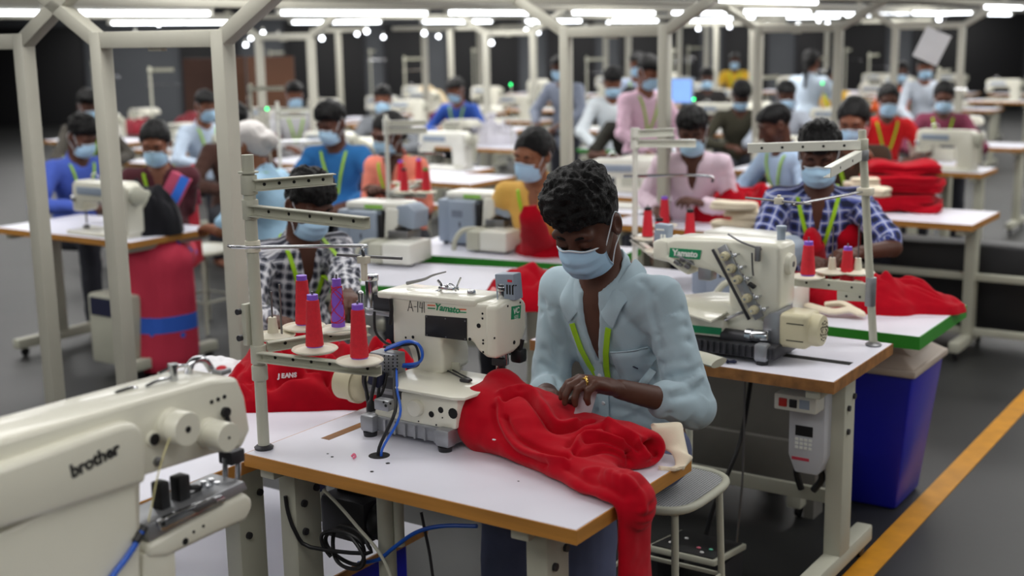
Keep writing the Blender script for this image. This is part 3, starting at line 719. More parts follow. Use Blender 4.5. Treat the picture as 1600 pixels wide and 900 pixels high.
text('maker_lettering', 'Yamato', M['label_w'], m2, sum(c, Vector())/4-L2+Vector((0, -.0019, 0)), c[1]-c[0], (0, 0, 1), .030, .0004, .0012, .1)
nf2 = Vector((0, -1, 0))
# diagonal tension unit
a, b = q7(345, 232, 1.585), q7(535, 598, 1.585)
dv = b-a; pa = math.atan2(dv.z, dv.x)
MB(L2).box((a+b)/2, (dv.length, .006, .010), rot=(0, -pa, 0), bev=.001).build('thread_bar', M['dark'], m2)
a, b = q7(392, 215, 1.592), q7(590, 590, 1.592); dv = b-a
MB(L2).box((a+b)/2, (dv.length, .012, .034), rot=(0, -math.atan2(dv.z, dv.x), 0), bev=.003).build('tension_bracket', M['alu'], m2)
for (x, y) in ((408, 268), (441, 332), (473, 390), (523, 487), (558, 548)):
    p = q7(x, y, 1.575)
    k = MB(L2).lathe([(0, -.012), (.013, -.012), (.0155, -.009), (.0155, .003), (.0125, .005), (.0125, .016), (0, .016)], p, nf2, 20).build('tension_knob', M['beige'], m2)
    MB(L2).lathe([(.008, -.03), (.017, -.028), (.018, -.025), (.006, -.016), (0, -.016)], p, nf2, 18).cyl(p+nf2*.014, p+nf2*.022, .004, n=10).build('tension_disc', M['chrome'], k)
    q = q7(x+62, y-8, 1.58); MB(L2).cyl(q+Vector((0, .03, 0)), q-Vector((0, .012, 0)), .004, n=10).sph(q-Vector((0, .013, 0)), .0075, u=12, v=8).box(q7(x+32, y-4, 1.588), (.03, .005, .008), bev=.001).build('thread_eyelet', M['chrome'], m2)
p = q7(550, 420, 1.575); MB(L2).box(p, (.026, .02, .012), rot=(0, .5, 0), bev=.003).build('release_lever', M['black'], m2)
mb = MB(L2).tube([q7(x, y, 1.59) for x, y in ((425, 152), (500, 196), (600, 232))], .0035, 8).box(q7(580, 255, 1.585), (.018, .014, .05), bev=.003).tube([q7(x, y, 1.58) for x, y in ((550, 250), (552, 320), (556, 370))], .003, 6)
mb.build('take_up', M['steel'], m2)
mb = MB(L2)
for x, y, s in ((160, 300, .02), (190, 285, .018), (215, 320, .02), (232, 300, .014), (180, 312, .012)): mb.box(q7(x, y, 1.59), (s, .016, s*.7), rot=(0, .5, 0), bev=.002)
mb.tube([q7(x, y, 1.58) for x, y in ((150, 262), (190, 278), (250, 312))], .003, 6); mb.build('thread_take_up', M['steel'], m2)
MB(L2).box(q7(318, 352, 1.63), (.05, .05, .05), bev=.006).build('presser_bar_housing', M['alu'], m2)
# hand wheel, lamp post, grey sensor
p = q7(668, 300, 1.667); MB(L2).lathe([(0, .0), (.034, .0), (.036, .006), (.036, .040), (.031, .052), (.010, .054), (.010, .050), (0, .05)], (p.x+.012, 1.667, p.z), (1, 0, 0), 32).build('hand_wheel', M['mach'], m2)
MB(L2).cyl((p.x+.06, 1.667, p.z), (p.x+.0675, 1.667, p.z), .009, n=14).build('wheel_screw', M['steel'], m2)
p = q7(702, 180, 1.70); MB(L2).cyl((p.x, 1.70, p.z-.04), (p.x, 1.70, p.z+.035), .014, n=20).cyl((p.x, 1.70, p.z+.03), (p.x, 1.70, p.z+.046), .018, n=20, bev=.003).build('oil_filler', M['machg'], m2)
p = q7(90, 148, 1.66); sb = MB(L2).box((p.x, 1.66, p.z), (.055, .04, .066), rot=(0, .06, 0), bev=.005).build('position_sensor', M['machg'], m2)
mb = MB(L2)
for k in range(2): mb.b2((p.x-.002+k*.012, 1.638, p.z-.022), (p.x+.006+k*.012, 1.642, p.z-.001), bev=.001)
mb.b2((p.x-.018, 1.638, p.z+.012), (p.x+.012, 1.642, p.z+.018)); mb.build('sensor_slots', M['label_w'], m2)
# bed, front box, motor
MB(L2).prism(Q7([(-10, 520), (250, 492), (430, 505), (620, 600), (640, 640), (640, 742), (-10, 742)], 1.62), 1.60, 1.78, bev=.01).build('bed', M['mach'], m2)
MB(L2).prism(Q7([(120, 560), (402, 600), (402, 692), (120, 660)], 1.56), 1.555, 1.62, bev=.006).build('front_box', M['mach'], m2)
c = [q7(x, y, 1.5545) for x, y in ((200, 622), (392, 642), (390, 678), (200, 660))]
MB(L2).prism([(p.x, p.z) for p in c], 1.5535, 1.5565).build('green_label', M['label_g'], m2)
z = q7(330, 560, 1.6).z
pl = [at(1010+x*.3, 320+y*.3, .925) for x, y in ((150, 545), (335, 605), (432, 552), (420, 500), (200, 485))]
MB(L2).prism([(p.x, p.y) for p in pl], .918, .926, 'xy', bev=.002).build('cloth_plate', M['mach'], m2)
a, b = q7(400, 680, 1.575), q7(545, 700, 1.575); MB(L2).cyl(a, b, .026, n=24).build('looper_shaft_housing', M['dark'], m2)
a, b = q7(535, 680, 1.57), q7(640, 686, 1.57); MB(L2).cyl(a, b, .021, n=24, bev=.002).cyl(a-Vector((.008, 0, 0)), a+Vector((.012, 0, 0)), .024, n=24).build('steel_collar', M['chrome'], m2)
a, b = q7(470, 575, 1.56), q7(500, 560, 1.56); MB(L2).tube([q7(410, 598, 1.56), q7(460, 575, 1.56), q7(500, 560, 1.56)], .006, 8).build('stitch_lever', M['chrome'], m2)
mb = MB(L2).b2((-.60, 1.525, .797), (-.17, 1.75, .842), bev=.006)
for k in range(18): mb.b2((-.575+k*.0225, 1.518, .80), (-.563+k*.0225, 1.53, .838), bev=.002)
mb.build('base_tray', M['dark'], m2)
for x, y in ((-.60, 1.53), (-.215, 1.53), (-.215, 1.73), (-.60, 1.73)):
    ft = MB(L2).b2((x-.022, y-.022, .792), (x+.022, y+.022, .85), bev=.008).build('foot_block', M['alu'], m2)
    MB(L2).cyl((x, y, .78), (x, y, .793), .02, n=16).build('rubber_foot', M['black'], ft)
c = q7(765, 655, 1.60); z0 = q7(765, 745, 1.60).z; z1 = q7(765, 565, 1.60).z
x0, x1 = q7(682, 650, 1.58).x, q7(835, 650, 1.58).x
MB(L2).box(((x0+x1)/2, 1.645, (z0+z1)/2), (x1-x0, .125, z1-z0), bev=.016, seg=3).build('motor', M['beige'], m2)
zc = (z0+z1)/2; rr = (z1-z0)/2*.93
MB(L2).lathe([(0, -.01), (rr, -.01), (rr, .016), (rr*.93, .030), (rr*.62, .034), (0, .034)], (x1, 1.645, zc), (1, 0, 0), 36).build('motor_end_cap', M['beige'], m2)
mb = MB(L2)
for k in range(10):
    for j in range(3):
        t = 2*math.pi*k/10; r0 = .014+.009*j
        mb.tube([(x1+.0345, 1.645+r0*math.cos(t+.1*u+.35*j), zc+r0*math.sin(t+.1*u+.35*j)) for u in range(4)], .0016, 5, sub=0)
mb.build('fan_grille', M['blackm'], m2)
mb = MB(L2)
for zz in (zc+.026, zc-.03): mb.b2((x0+.03, 1.5815, zz-.0016), (x1-.012, 1.5835, zz+.0016))
mb.build('cooling_slots', M['blackm'], m2)
MB(L2).prism(Q7([(610, 590), (640, 565), (700, 548), (700, 745), (620, 745), (600, 700)], 1.59), 1.585, 1.70, bev=.008).build('motor_bracket', M['alu'], m2)
MB(L2).box(q7(720, 505, 1.76), (.05, .03, .035), bev=.004).build('cast_clip', M['alu'], m2)
sc = MB().tube([(0, 0, .792), (.02, .008, .796), (.045, .0, .791)], .006, 8).tube([(.045, 0, .792), (.065, .012, .79), (.055, .024, .79), (.045, .004, .791)], .004, 8)
p = at(1118, 566, .78); tag(place(sc.build('thread_snips', M['navy']), (p.x, p.y, -.004)), 'small dark blue thread snips on the scuffed wooden-front table', 'snips')

# ---- pattern tacker in the near left corner
XB = -.50
L3 = Vector((-.60, -.72, .80))
m3 = thing('sewing_machine', 'large cream pattern tacker out of focus in near corner with round dials', 'sewing machine', L3)
def qb(x, y, c=XB): return onx(x, y, c)
def QB(pts, c=XB): return [(p.y, p.z) for p in (qb(x, y, c) for x, y in pts)]
MB(L3).prism(QB([(-40, 700), (330, 594), (372, 590), (384, 620), (393, 672), (380, 700), (330, 712), (222, 746), (222, 960), (-40, 960)]), XB-.135, XB, 'yz', bev=.010, seg=3).build('arm', M['mach'], m3)
MB(L3).prism(QB([(-40, 735), (175, 660), (196, 656), (208, 668), (214, 700), (214, 750), (-40, 830)]), XB-.02, XB+.03, 'yz', bev=.012, seg=3).build('side_cover', M['mach'], m3)
MB(L3).prism(QB([(-40, 845), (195, 738), (203, 742), (212, 960), (-40, 960)]), XB-.02, XB+.018, 'yz', bev=.006, seg=3).build('lower_cover', M['mach'], m3)
v0, v1 = qb(125, 735, XB+.031), qb(188, 702, XB+.031)
text('maker_lettering', 'brother', M['ink'], m3, qb(149, 719, XB+.0305)-L3, (v1-v0), (0, 0, 1), .034, .0005, .0014, 0)
nx = Vector((1, 0, 0))
for nm, x, y, r, d in (('tension_dial', 294, 671, .034, .05), ('thread_dial', 358, 684, .030, .06)):
    p = qb(x, y, XB+d); p.x = XB
    k = MB(L3).lathe([(0, -.005), (r*1.02, -.005), (r*1.02, .012), (r*.9, .014), (r*.9, .018), (r, .020), (r, d-.004), (r*.94, d), (0, d)], p, nx, 36).build(nm, M['mach'], m3)
    MB(L3).cyl(p+nx*(d-.002), p+nx*(d+.0012), .0065 if r > .032 else .003, n=14).build('dial_screw', M['blackm'], k)
p = qb(239, 686); MB(L3).cyl(p-nx*.002, p+nx*.004, .016, n=24, bev=.002).build('stud_collar', M['mach'], m3); MB(L3).cyl(p, p+nx*.006, .0115, n=20).build('stud', M['black'], m3)
holes([(331, 628), (341, 624), (351, 620), (331, 657), (140, 772, .004)], lambda x, y: qb(x, y, XB+.001), (1, 0, 0), .0042, 'screw_hole', parent=m3, off=L3)
p = qb(353, 644, XB+.004); MB(L3).cyl(p-nx*.004, p+nx*.004, .0105, n=18).tube([p, p+Vector((.004, .004, -.03))], .005, 8).build('thread_catch', M['black'], m3)
p = qb(247, 721, XB+.003); MB(L3).lathe([(.004, -.003), (.009, -.003), (.009, .004), (.004, .006)], p, nx, 16).build('eyelet', M['steel'], m3)
# top fittings
mb = MB(L3)
for x, y in ((270, 580), (250, 600)): mb.tube([qb(x-22, y+4, XB-.06), qb(x, y-6, XB-.06), qb(x+24, y-8, XB-.06), qb(x+28, y+4, XB-.06)], .0035, 8)
p = qb(272, 596, XB-.06); mb.cyl(p, p+Vector((0, 0, .03)), .008, n=12).cyl(p+Vector((0, 0, .03)), p+Vector((0, 0, .036)), .011, n=12)
mb.tube([qb(x, y, XB-.09) for x, y in ((292, 592), (300, 566), (318, 562), (330, 578))], .008, 10).tube([qb(x, y, XB-.08) for x, y in ((180, 614), (205, 606), (215, 608))], .004, 6)
mb.build('thread_guide', M['chrome'], m3)
p = qb(346, 577, XB-.06); MB(L3).box(p+Vector((0, 0, -.004)), (.03, .03, .012), bev=.003).build('lamp_housing', M['alu'], m3); MB(L3).sph(p+Vector((0, 0, .002)), (.01, .012, .006)).build('red_lamp', M['thread'], m3)
# feed arm and clamp
MB(L3).prism(QB([(232, 852), (300, 812), (384, 770), (396, 778), (397, 795), (386, 815), (345, 832), (262, 872), (230, 874)]), XB-.09, XB, 'yz', bev=.012, seg=3).build('cylinder_bed', M['mach'], m3)
MB(L3).prism(QB([(226, 868), (278, 848), (282, 960), (226, 960)]), XB-.08, XB-.005, 'yz', bev=.008).build('bed_column', M['mach'], m3)
MB(L3).prism(QB([(232, 822), (384, 752), (390, 765), (236, 848)]), XB-.10, XB-.004, 'yz', bev=.003).build('work_plate', M['alu'], m3)
MB(L3).prism(QB([(246, 816), (262, 806), (344, 772), (352, 778), (346, 788), (262, 828), (250, 830)]), XB-.01, XB+.005, 'yz', bev=.003).build('feed_plate', M['chrome'], m3)
p = qb(256, 819, XB+.006); MB(L3).cyl(p-nx*.002, p+nx*.002, .004, n=12).build('plate_screw', M['blackm'], m3)
MB(L3).prism(QB([(300, 792), (330, 776), (336, 782), (304, 800)]), XB+.004, XB+.009, 'yz', bev=.001).build('clamp_finger', M['steel'], m3)
holes([(303, 831), (318, 822), (290, 846, .007)], lambda x, y: qb(x, y, XB+.001), (1, 0, 0), .003, 'screw_hole', parent=m3, off=L3)
mb = MB(L3)
for x, y in ((318, 756), (330, 752), (340, 757), (326, 762), (350, 768), (352, 774)):
    p = qb(x, y, XB-.045); mb.cyl(p-Vector((0, 0, .008)), p+Vector((0, 0, .006)), .006, n=10)
mb.build('clamp_screw', M['chrome'], m3)
mb = MB(L3).box(qb(282, 768, XB-.05), (.03, .03, .07), bev=.004).box(qb(252, 780, XB-.05), (.03, .025, .075), bev=.004).tube([qb(x, y, XB-.05) for x, y in ((285, 778), (305, 772), (310, 762), (296, 762))], .006, 8)
mb.b2((XB-.09, -.62, .865), (XB-.02, -.50, .885), bev=.003); mb.build('clamp_lift', M['black'], m3)
mb = MB(L3)
for x in (352, 372):
    a, b = qb(x, 715, XB-.06), qb(x, 770, XB-.06); mb.cyl(a, b, .006, n=12)
mb.build('needle_bar', M['chrome'], m3)
MB(L3).box(qb(362, 712, XB-.06), (.04, .04, .03), bev=.004).build('needle_clamp', M['dark'], m3)
MB(L3).tube([qb(x, y, XB+.034) for x, y in ((270, 672), (256, 710), (246, 745), (240, 775), (232, 815))], .0014, 6).build('thread', mat('pale_thread', (222, 214, 160), .7), m3)
MB(L3).tube([qb(x, y, XB+.024) for x, y in ((222, 830), (212, 850), (196, 874), (176, 900), (160, 930), (150, 980))], .0058, 10).build('air_hose', M['bluetube'], m3)
MB(L3).cyl(qb(226, 823, XB+.02), qb(212, 847, XB+.025), .0075, n=14).build('hose_fitting', M['black'], m3)
stand_t = thing('machine_stand', 'cream stand carrying the near corner pattern tacker', 'machine stand', (-.60, -1.0, 0))
MB().b2((-.28, -.45, .72), (.3, .24, .76), bev=.004).build('tabletop', M['lam'], stand_t)
for x, y in ((-.24, -.4), (.26, -.4), (-.24, .2), (.26, .2)): MB().b2((x-.025, y-.025, 0), (x+.025, y+.025, .72), bev=.003).build('leg', M['leg'], stand_t)
MB(L3).b2((XB-.14, -1.2, .76), (XB+.0, -.74, .80), bev=.006).build('base', M['mach'], m3)
# ================================================================ thread stands and cones
CONES = [0]
def cone(l, label, top='purple', thread='thread', h=.125, r0=.021, r1=.015, tilt=0, wound=True, group='red thread cones on the stands'):
    t = thing('thread_cone', label, 'thread cone', l, 0, group)
    MB().lathe([(0, 0), (r0*.98, 0), (r0*.98, .010), (r1*.95, h-.006), (r1*.95, h), (r1*.4, h), (0, h)], (0, 0, 0), n=24).build('cone_core', M[top], t)
    if wound:
        pr = [(r0*.9, .008), (r0*1.1, .010)]+[(r0*1.1+(r1*1.08-r0*1.1)*k/14+(.0004 if k % 2 else 0), .010+(h-.024)*k/14) for k in range(1, 15)]+[(r1*.8, h-.011)]
        MB().lathe(pr, (0, 0, 0), n=28).build('wound_thread', M[thread], t)
    else:
        mb = MB(); P = []
        for k in range(60):
            a = k*.9; z = .02+(h-.04)*(.5+.5*math.sin(k*.37)); r = r0+(r1-r0)*z/h+.001; P.append((r*math.cos(a), r*math.sin(a), z))
        mb.tube(P, .0011, 5, sub=3).build('wound_thread', M[thread], t)
    return t
DISC = [(.004, .006), (.018, .008), (.024, .004), (.052, -.002), (.058, .003), (.060, .0), (.052, -.006), (.02, -.004), (.004, -.004)]
def disc(p, par, off, spindle=.15, post=False, sc=1.):
    q = Vector(p)
    d = MB(off).lathe([(r*sc, z) for r, z in DISC], q, n=36).build('cone_tray', M['disc'], par)
    MB(off).cyl(q-Vector((0, 0, .012)), q+Vector((0, 0, spindle)), .0028, n=8).build('spindle', M['steel'], d)
    if post: MB(off).lathe([(0, 0), (.016, 0), (.011, .05), (0, .05)], q, n=18).build('cone_seat', M['disc'], d)
    return d
def channel(mb, a, b, w=.022, h=.026, holes_=True):
    a, b = Vector(a), Vector(b); d = b-a; ang = math.atan2(d.y, d.x); pit = math.atan2(d.z, math.hypot(d.x, d.y)); m = (a+b)/2
    rot = Matrix.Rotation(ang, 3, 'Z') @ Matrix.Rotation(-pit, 3, 'Y')
    up = rot @ Vector((0, 0, 1)); sd = rot @ Vector((0, 1, 0))
    mb.box(m, (d.length, .003, h), rot=rot); mb.box(m+up*h/2-sd*w/2, (d.length, w, .003), rot=rot); mb.box(m-up*h/2-sd*w/2, (d.length, w, .003), rot=rot)
    return rot
def chan_part(name, a, b, par, off, m='leg', h=.026, n=4):
    mb = MB(off); rot = channel(mb, a, b, h=h); o = mb.build(name, M[m], par); sd = rot @ Vector((0, 1, 0))
    hb = MB(off)
    for k in range(n):
        p = Vector(a).lerp(Vector(b), (k+.8)/(n+.5)); hb.cyl(p-sd*.002, p+sd*.0022, .0045, n=10).cyl(p-sd*.0024, p+sd*.0006-sd*.0006, .0045, n=10)
    hb.build('guide_hole', M['blackm'], o); return o
S1 = Vector((-1.0, .055, .78))
st = thing('thread_stand', 'cream pole stand with ivory trays at the left end of the front table', 'thread stand', S1)
MB(S1).cyl((-1.0, .055, .78), (-1.0, .055, 1.56), .0155, n=24).build('pole', M['leg'], st)
MB(S1).lathe([(0, 0), (.024, 0), (.026, .006), (.018, .012), (0, .012)], (-1.0, .055, .78), n=24).build('base_washer', M['dark'], st)
def ring(z, h=.034, r=.021): return MB(S1).cyl((-1.0, .055, z-h/2), (-1.0, .055, z+h/2), r, n=24, bev=.002)
def rz(px, py): return ony(px, py, .055).z
za, zb = rz(380, 288), rz(380, 326)
ring(za, .05).cyl((-1, .055, za+.03), (-1, .055, za+.034), .026, n=20).build('arm_collar', M['leg'], st); ring(zb, .05).build('arm_collar', M['leg'], st)
p = at(520, 279, za); chan_part('guide_arm', (-.985, .05, za), p, st, S1, n=5)
p = at(578, 348, zb); chan_part('guide_arm', (-.985, .05, zb), p, st, S1, n=5)
zc = rz(380, 383); ring(zc, .03, .02).build('rod_clamp', M['disc'], st)
e = at(560, 384, zc); a = at(357, 384, zc)
MB(S1).tube([a, Vector((-1, .035, zc)), e, e+Vector((.012, 0, -.004)), e+Vector((.016, 0, -.03))], .0045, 10, sub=4).build('guide_rod', M['chrome'], st)
b0, b1 = at(527, 398, zc-.03), at(628, 404, zc-.03); MB(S1).cyl(b0, b1, .0042, n=10).build('guide_crossbar', M['steel'], st)
q = e+Vector((.016, 0, -.035)); MB(S1).box(q, (.03, .02, .018), bev=.002).box(q-Vector((0, 0, .03)), (.014, .014, .05), bev=.003).build('rod_clip', M['disc'], st)
zl = rz(382, 532)-.02
p = at(596, 578, zl-.01); chan_part('tray_arm', (-.985, .05, zl-.012), p, st, S1, h=.023, n=6)
ring(zl-.01, .05).build('arm_collar', M['leg'], st); ring(zl-.06, .04).build('arm_collar', M['leg'], st)
p = rz(377, 503); MB(S1).b2((-1.03, .03, p-.055), (-1.014, .08, p+.055), bev=.002).build('clamp_plate', M['leg'], st)
for dz in (-.035, .035): MB(S1).cyl((-1.035, .04, p+dz), (-1.0345, .02, p+dz), .008, n=12).build('bolt', M['dark'], st)
p2 = at(575, 515, zl+.02); chan_part('tray_arm', (-.985, .07, zl+.01), p2, st, S1, h=.023, n=4)
zt = zl+.016
d1 = at(427, 524, zt); d3 = at(492, 545, zt); d4 = at(562, 563, zt); d2 = at(475, 510, zt+.01); d5 = at(529, 514, zt+.012)
disc(d1, st, S1, .12, True); disc(d3, st, S1); disc(d4, st, S1); disc(d2, st, S1, .13, True); disc(d5, st, S1)
MB(S1).cyl(d1+Vector((.02, .012, 0)), d1+Vector((.02, .012, .14)), .0028, n=8).build('spindle', M['steel'], st)
cone(d3, 'red thread cone in the middle of the front stand', h=.142); cone(d4, 'red thread cone nearest the A-141 machine', h=.142)
cone(d2+Vector((0, 0, .0)), 'red thread cone left of the purple cone on the front stand', h=.142)
cone(d5, 'nearly empty purple cone with crossing red thread', 'purple', 'thread', h=.138, r0=.019, r1=.0125, wound=False)
# thread stand at the second machine
S2 = Vector((.012, 1.955, .78)); tp = ony(1347, 203, 1.955)
st2 = thing('thread_stand', 'cream pole stand with ivory trays before the blue check shirt man', 'thread stand', S2)
def on2(z): t = (z-.78)/(tp.z-.78); return Vector((S2.x+(tp.x-S2.x)*t, 1.955, z))
MB(S2).cyl(S2, tp, .0135, n=24).build('pole', M['leg'], st2)
MB(S2).lathe([(0, 0), (.026, 0), (.028, .006), (.018, .014), (0, .014)], S2, n=24).build('base_washer', M['steel'], st2)
za = ony(1350, 226, 1.955).z; p0 = on2(za); MB(S2).cyl(p0-Vector((0, 0, .02)), p0+Vector((0, 0, .02)), .018, n=20, bev=.002).build('arm_collar', M['leg'], st2)
p = at(1168, 232, za-.01); chan_part('guide_arm', p0+Vector((0, -.02, 0)), p, st2, S2, h=.028, n=5, m='machw')
zb = za-.035; p = at(1298, 270, zb-.012); p0 = on2(zb); chan_part('guide_arm', p0+Vector((0, -.02, 0)), p, st2, S2, h=.03, n=2, m='machw')
MB(S2).cyl(p0-Vector((0, 0, .018)), p0+Vector((0, 0, .018)), .018, n=20, bev=.002).build('arm_collar', M['alu'], st2)
zc = ony(1352, 299, 1.955).z; p0 = on2(zc); MB(S2).box(p0, (.05, .04, .026), bev=.003).build('rod_clamp', M['disc'], st2)
e = at(1238, 320, zc-.01); MB(S2).tube([p0, e], .0045, 10, sub=0).build('guide_rod', M['chrome'], st2)
q = at(1217, 314, zc-.005); MB(S2).box(q, (.028, .02, .022), bev=.003).cyl(q, q+Vector((0, 0, .02)), .006, n=10).build('rod_clip', M['disc'], st2)
b0, b1 = at(1165, 309, zc-.005), at(1268, 319, zc-.005); MB(S2).cyl(b0, b1, .0036, n=10).build('guide_crossbar', M['steel'], st2)
zl = ony(1338, 440, 1.955).z
g = [at(1262, 432, zl), at(1323, 442, zl-.03), at(1300, 424, zl+.01), at(1340, 425, zl+.01)]
disc(g[0], st2, S2, .14); disc(g[1], st2, S2, .14); disc(g[2], st2, S2, .16, True); disc(g[3], st2, S2, .17, True)
chan_part('tray_arm', on2(zl-.022), g[0]-Vector((.06, 0, .022)), st2, S2, h=.03, n=3); chan_part('tray_arm', on2(zl-.05), at(1308, 462, zl-.055), st2, S2, h=.03, n=2)
p0 = on2(zl-.03); MB(S2).cyl(p0-Vector((0, 0, .05)), p0+Vector((0, 0, .05)), .018, n=20, bev=.002).build('arm_collar', M['alu'], st2)
cone(g[0], 'red thread cone on the tray nearest the second machine hand wheel', h=.125, r0=.024, r1=.0165); cone(g[1], 'red thread cone in front of the stand pole beside the blue check shirt man', h=.13, r0=.023, r1=.0155)

def stand(l, zb, zt, label, arms=(), rods=(), trays=(), m='leg', r=.012, cl=None, group='thread stands among the rows'):
    """smaller stand: arms/rods are (z, (dx, dy)); trays (dx, dy, z, cone kind)"""
    L = Vector((l[0], l[1], zb)); t = thing('thread_stand', label, 'thread stand', L, 0, group)
    MB().cyl((0, 0, 0), (0, 0, zt-zb), r, n=14).build('pole', M[m], t)
    MB().cyl((0, 0, 0), (0, 0, .02), .03, n=14).build('base_washer', M['steel'], t)
    for z, d in arms:
        q = math.hypot(*d); d = (d[0]*min(1, .26/q), d[1]*min(1, .26/q))
        mb = MB(); channel(mb, (0, 0, z-zb), (d[0], d[1], z-zb), h=.03); mb.cyl((0, 0, z-zb-.025), (0, 0, z-zb+.025), .02, n=14); mb.build('guide_arm', M[m], t)
    for z, d in rods:
        q = math.hypot(*d); d = (d[0]*min(1, .34/q), d[1]*min(1, .34/q))
        MB().tube([(-d[0]*.15, -d[1]*.15, z-zb), (0, 0, z-zb), (d[0]*.9, d[1]*.9, z-zb), (d[0], d[1], z-zb-.03)], .006, 8).build('guide_rod', M['chrome'], t)
    for i, (dx, dy, z, k) in enumerate(trays):
        disc((dx, dy, z-zb), t, (0, 0, 0), .14, True)
        mb = MB(); channel(mb, (0, 0, z-zb-.02), (dx, dy, z-zb-.02), h=.02); mb.build('tray_arm', M[m], t)
        if k:
            cone((l[0]+dx, l[1]+dy, z), cl[i] if isinstance(cl, (list, tuple)) else cl, top=k, h=.13, r0=.022)
    return t
def dpx(px, py, z, o): p = at(px, py, z); return (p.x-o.x, p.y-o.y)
# stand behind the blue-shirted man
o = at(992, 368, .99); za = 1.33
tr = [(*dpx(x, y, 1.0, o), 1.0, k) for x, y, k in ((1012, 372, 'black'), (1038, 352, 'purple'), (1078, 376, 'black'), (1030, 392, 'black'))]
stand(o, .78, 1.44, 'pale thread stand just right of the pale blue shirted man head', arms=((1.425, (.10, .16)), (1.385, (.235, .10))), rods=((1.245, (.28, .17)),), trays=tr, m='machw', cl=['red thread cone left on the pale stand beside the pale blue shirted man', 'red thread cone farther back on the pale stand', 'red thread cone right of the pale stand by the grey sensor', 'red thread cone lowest on the pale stand'])
T4 = table((o.x+.35, o.y-.12, 0), .75, .5, .78, M['wood'], 'white table partly hidden behind the seated man and his thread stand')
# stand by the grey overlock machines
o = at(609, 352, .80)
tr = [(*dpx(x, y, 1.0, o), 1.0, k) for x, y, k in ((627, 285, 'purple'), (655, 282, 'purple'), (632, 300, 'black'), (666, 300, 'green'))]
M['green_t'] = M['green']
stand(o, .78, 1.42, 'white thread stand in front of the coral clad worker', arms=((1.37, (.17, .14)), (1.33, (.20, .11))), rods=((1.2, (.26, .18)),), trays=tr, m='machw', cl=['red thread cone left of four before the coral clad worker', 'red thread cone with violet top, rearmost before the coral clad worker', 'red thread cone with dark top before the coral clad worker', 'red thread cone with green top, rightmost before the coral clad worker'])
o = at(440, 300, .80)
stand(o, .78, 1.42, 'white thread stand above the checked shirt man', arms=((1.36, (.17, .14)), (1.32, (.18, .09))), rods=((1.15, (.28, .19)),), m='machw')
# ================================================================ stool, bin, treadle, control box
def stool(l, label, s=.19, z=.52, back=True, rz=0, m='seat'):
    t = thing('stool', label, 'chair', l, rz)
    q = [(s*math.copysign(abs(math.cos(a))**.5, math.cos(a)), s*math.copysign(abs(math.sin(a))**.5, math.sin(a))) for a in [2*math.pi*k/40 for k in range(40)]]
    MB().prism([(x*.96, y*.96) for x, y in q], z-.012, z-.002, 'xy').build('seat', M[m], t)
    MB().tube([(x, y, z-.008) for x, y in q+[q[0]]], .013, 10, sub=0).build('seat_rim', M['leg'], t)
    for x, y in ((-1, -1), (1, -1), (1, 1), (-1, 1)):
        MB().tube([(x*s*.78, y*s*.78, z-.015), (x*s*.86, y*s*.86, .0)], .011, 10, sub=0).build('leg', M['leg'], t)
    MB().tube([(-s*.82, -s*.82, .2), (s*.82, -s*.82, .2), (s*.82, s*.82, .2), (-s*.82, s*.82, .2), (-s*.82, -s*.82, .2)], .008, 8, sub=0).build('foot_ring', M['leg'], t)
    if back:
        MB().tube([(.02, s*.9, z-.015), (.02, s*1.06, z+.02), (.015, s*1.08, z+.34)], .012, 10).build('back_post', M['leg'], t)
        MB().tube([(-.12, s*1.04, z+.34), (0, s*1.1, z+.35), (.12, s*1.04, z+.34)], .045, 12, flat=.3).build('backrest', M['leg'], t)
    return t
stool((-.335, 1.0, 0), 'grey perforated metal stool the pale blue shirted man sits on')
# blue bin with swing lid
bt = thing('waste_bin', 'blue plastic bin with taupe swing lid under the green-edged table', 'bin', (-.16, 2.62, 0))
def frus(mb, w0, d0, w1, d1, z0, z1, bev=.012):
    def fn(b):
        bmesh.ops.create_cube(b, size=1)
        for v in b.verts:
            top = v.co.z > 0; v.co = Vector((v.co.x*(w1 if top else w0), v.co.y*(d1 if top else d0), z1 if top else z0))
    return mb._add(fn, None, bev)
frus(MB(), .24, .30, .36, .42, 0, .56, .02).build('bin_body', M['blue'], bt)
lid = MB(); frus(lid, .385, .445, .385, .445, .555, .585, .01); frus(lid, .37, .43, .26, .33, .585, .62, .01); lid.build('bin_lid', M['binlid'], bt)
MB().prism([(-.15, .615), (.15, .615), (.05, .70), (-.05, .70)], -.125, .125, 'xz', bev=.012).build('swing_flap', M['binlid'], bt)
# treadle
t = thing('treadle', 'black topped foot treadle with fabric scraps under the scuffed table', 'foot pedal', (-.41, 1.47, 0))
MB().box((0, 0, .125), (.25, .26, .02), rot=(-.12, 0, 0), bev=.004).build('pedal_tray', M['leg'], t)
MB().box((0, 0, .136), (.225, .235, .006), rot=(-.12, 0, 0)).build('rubber_mat', M['black'], t)
for x in (-.11, .11): MB().b2((x-.012, -.1, 0), (x+.012, .1, .108)).build('pedal_bracket', M['dark'], t)
MB().tube([(.1, .1, .13), (.11, .12, .4), (.1, .14, .72)], .004, 8).build('pull_rod', M['steel'], t)
for i, (x, y, c) in enumerate(((.03, -.05, 'pink'), (.07, -.04, 'mint'), (-.07, -.06, 'white'), (.06, -.09, 'white'), (.09, -.02, 'pink'), (-.05, .02, 'white'))):
    rgb = {'pink': (226, 120, 140), 'mint': (110, 200, 170), 'white': (226, 226, 226)}[c]
    q = tag(place(MB().sph((0, 0, 0), (.008, .006, .003), u=8, v=6).build('fabric_scrap', cloth(c, rgb)), (-.41+x, 1.47+y, .143-y*.12)), f'small {c} fabric scrap on the black treadle', 'scrap', 'scraps on the treadle')
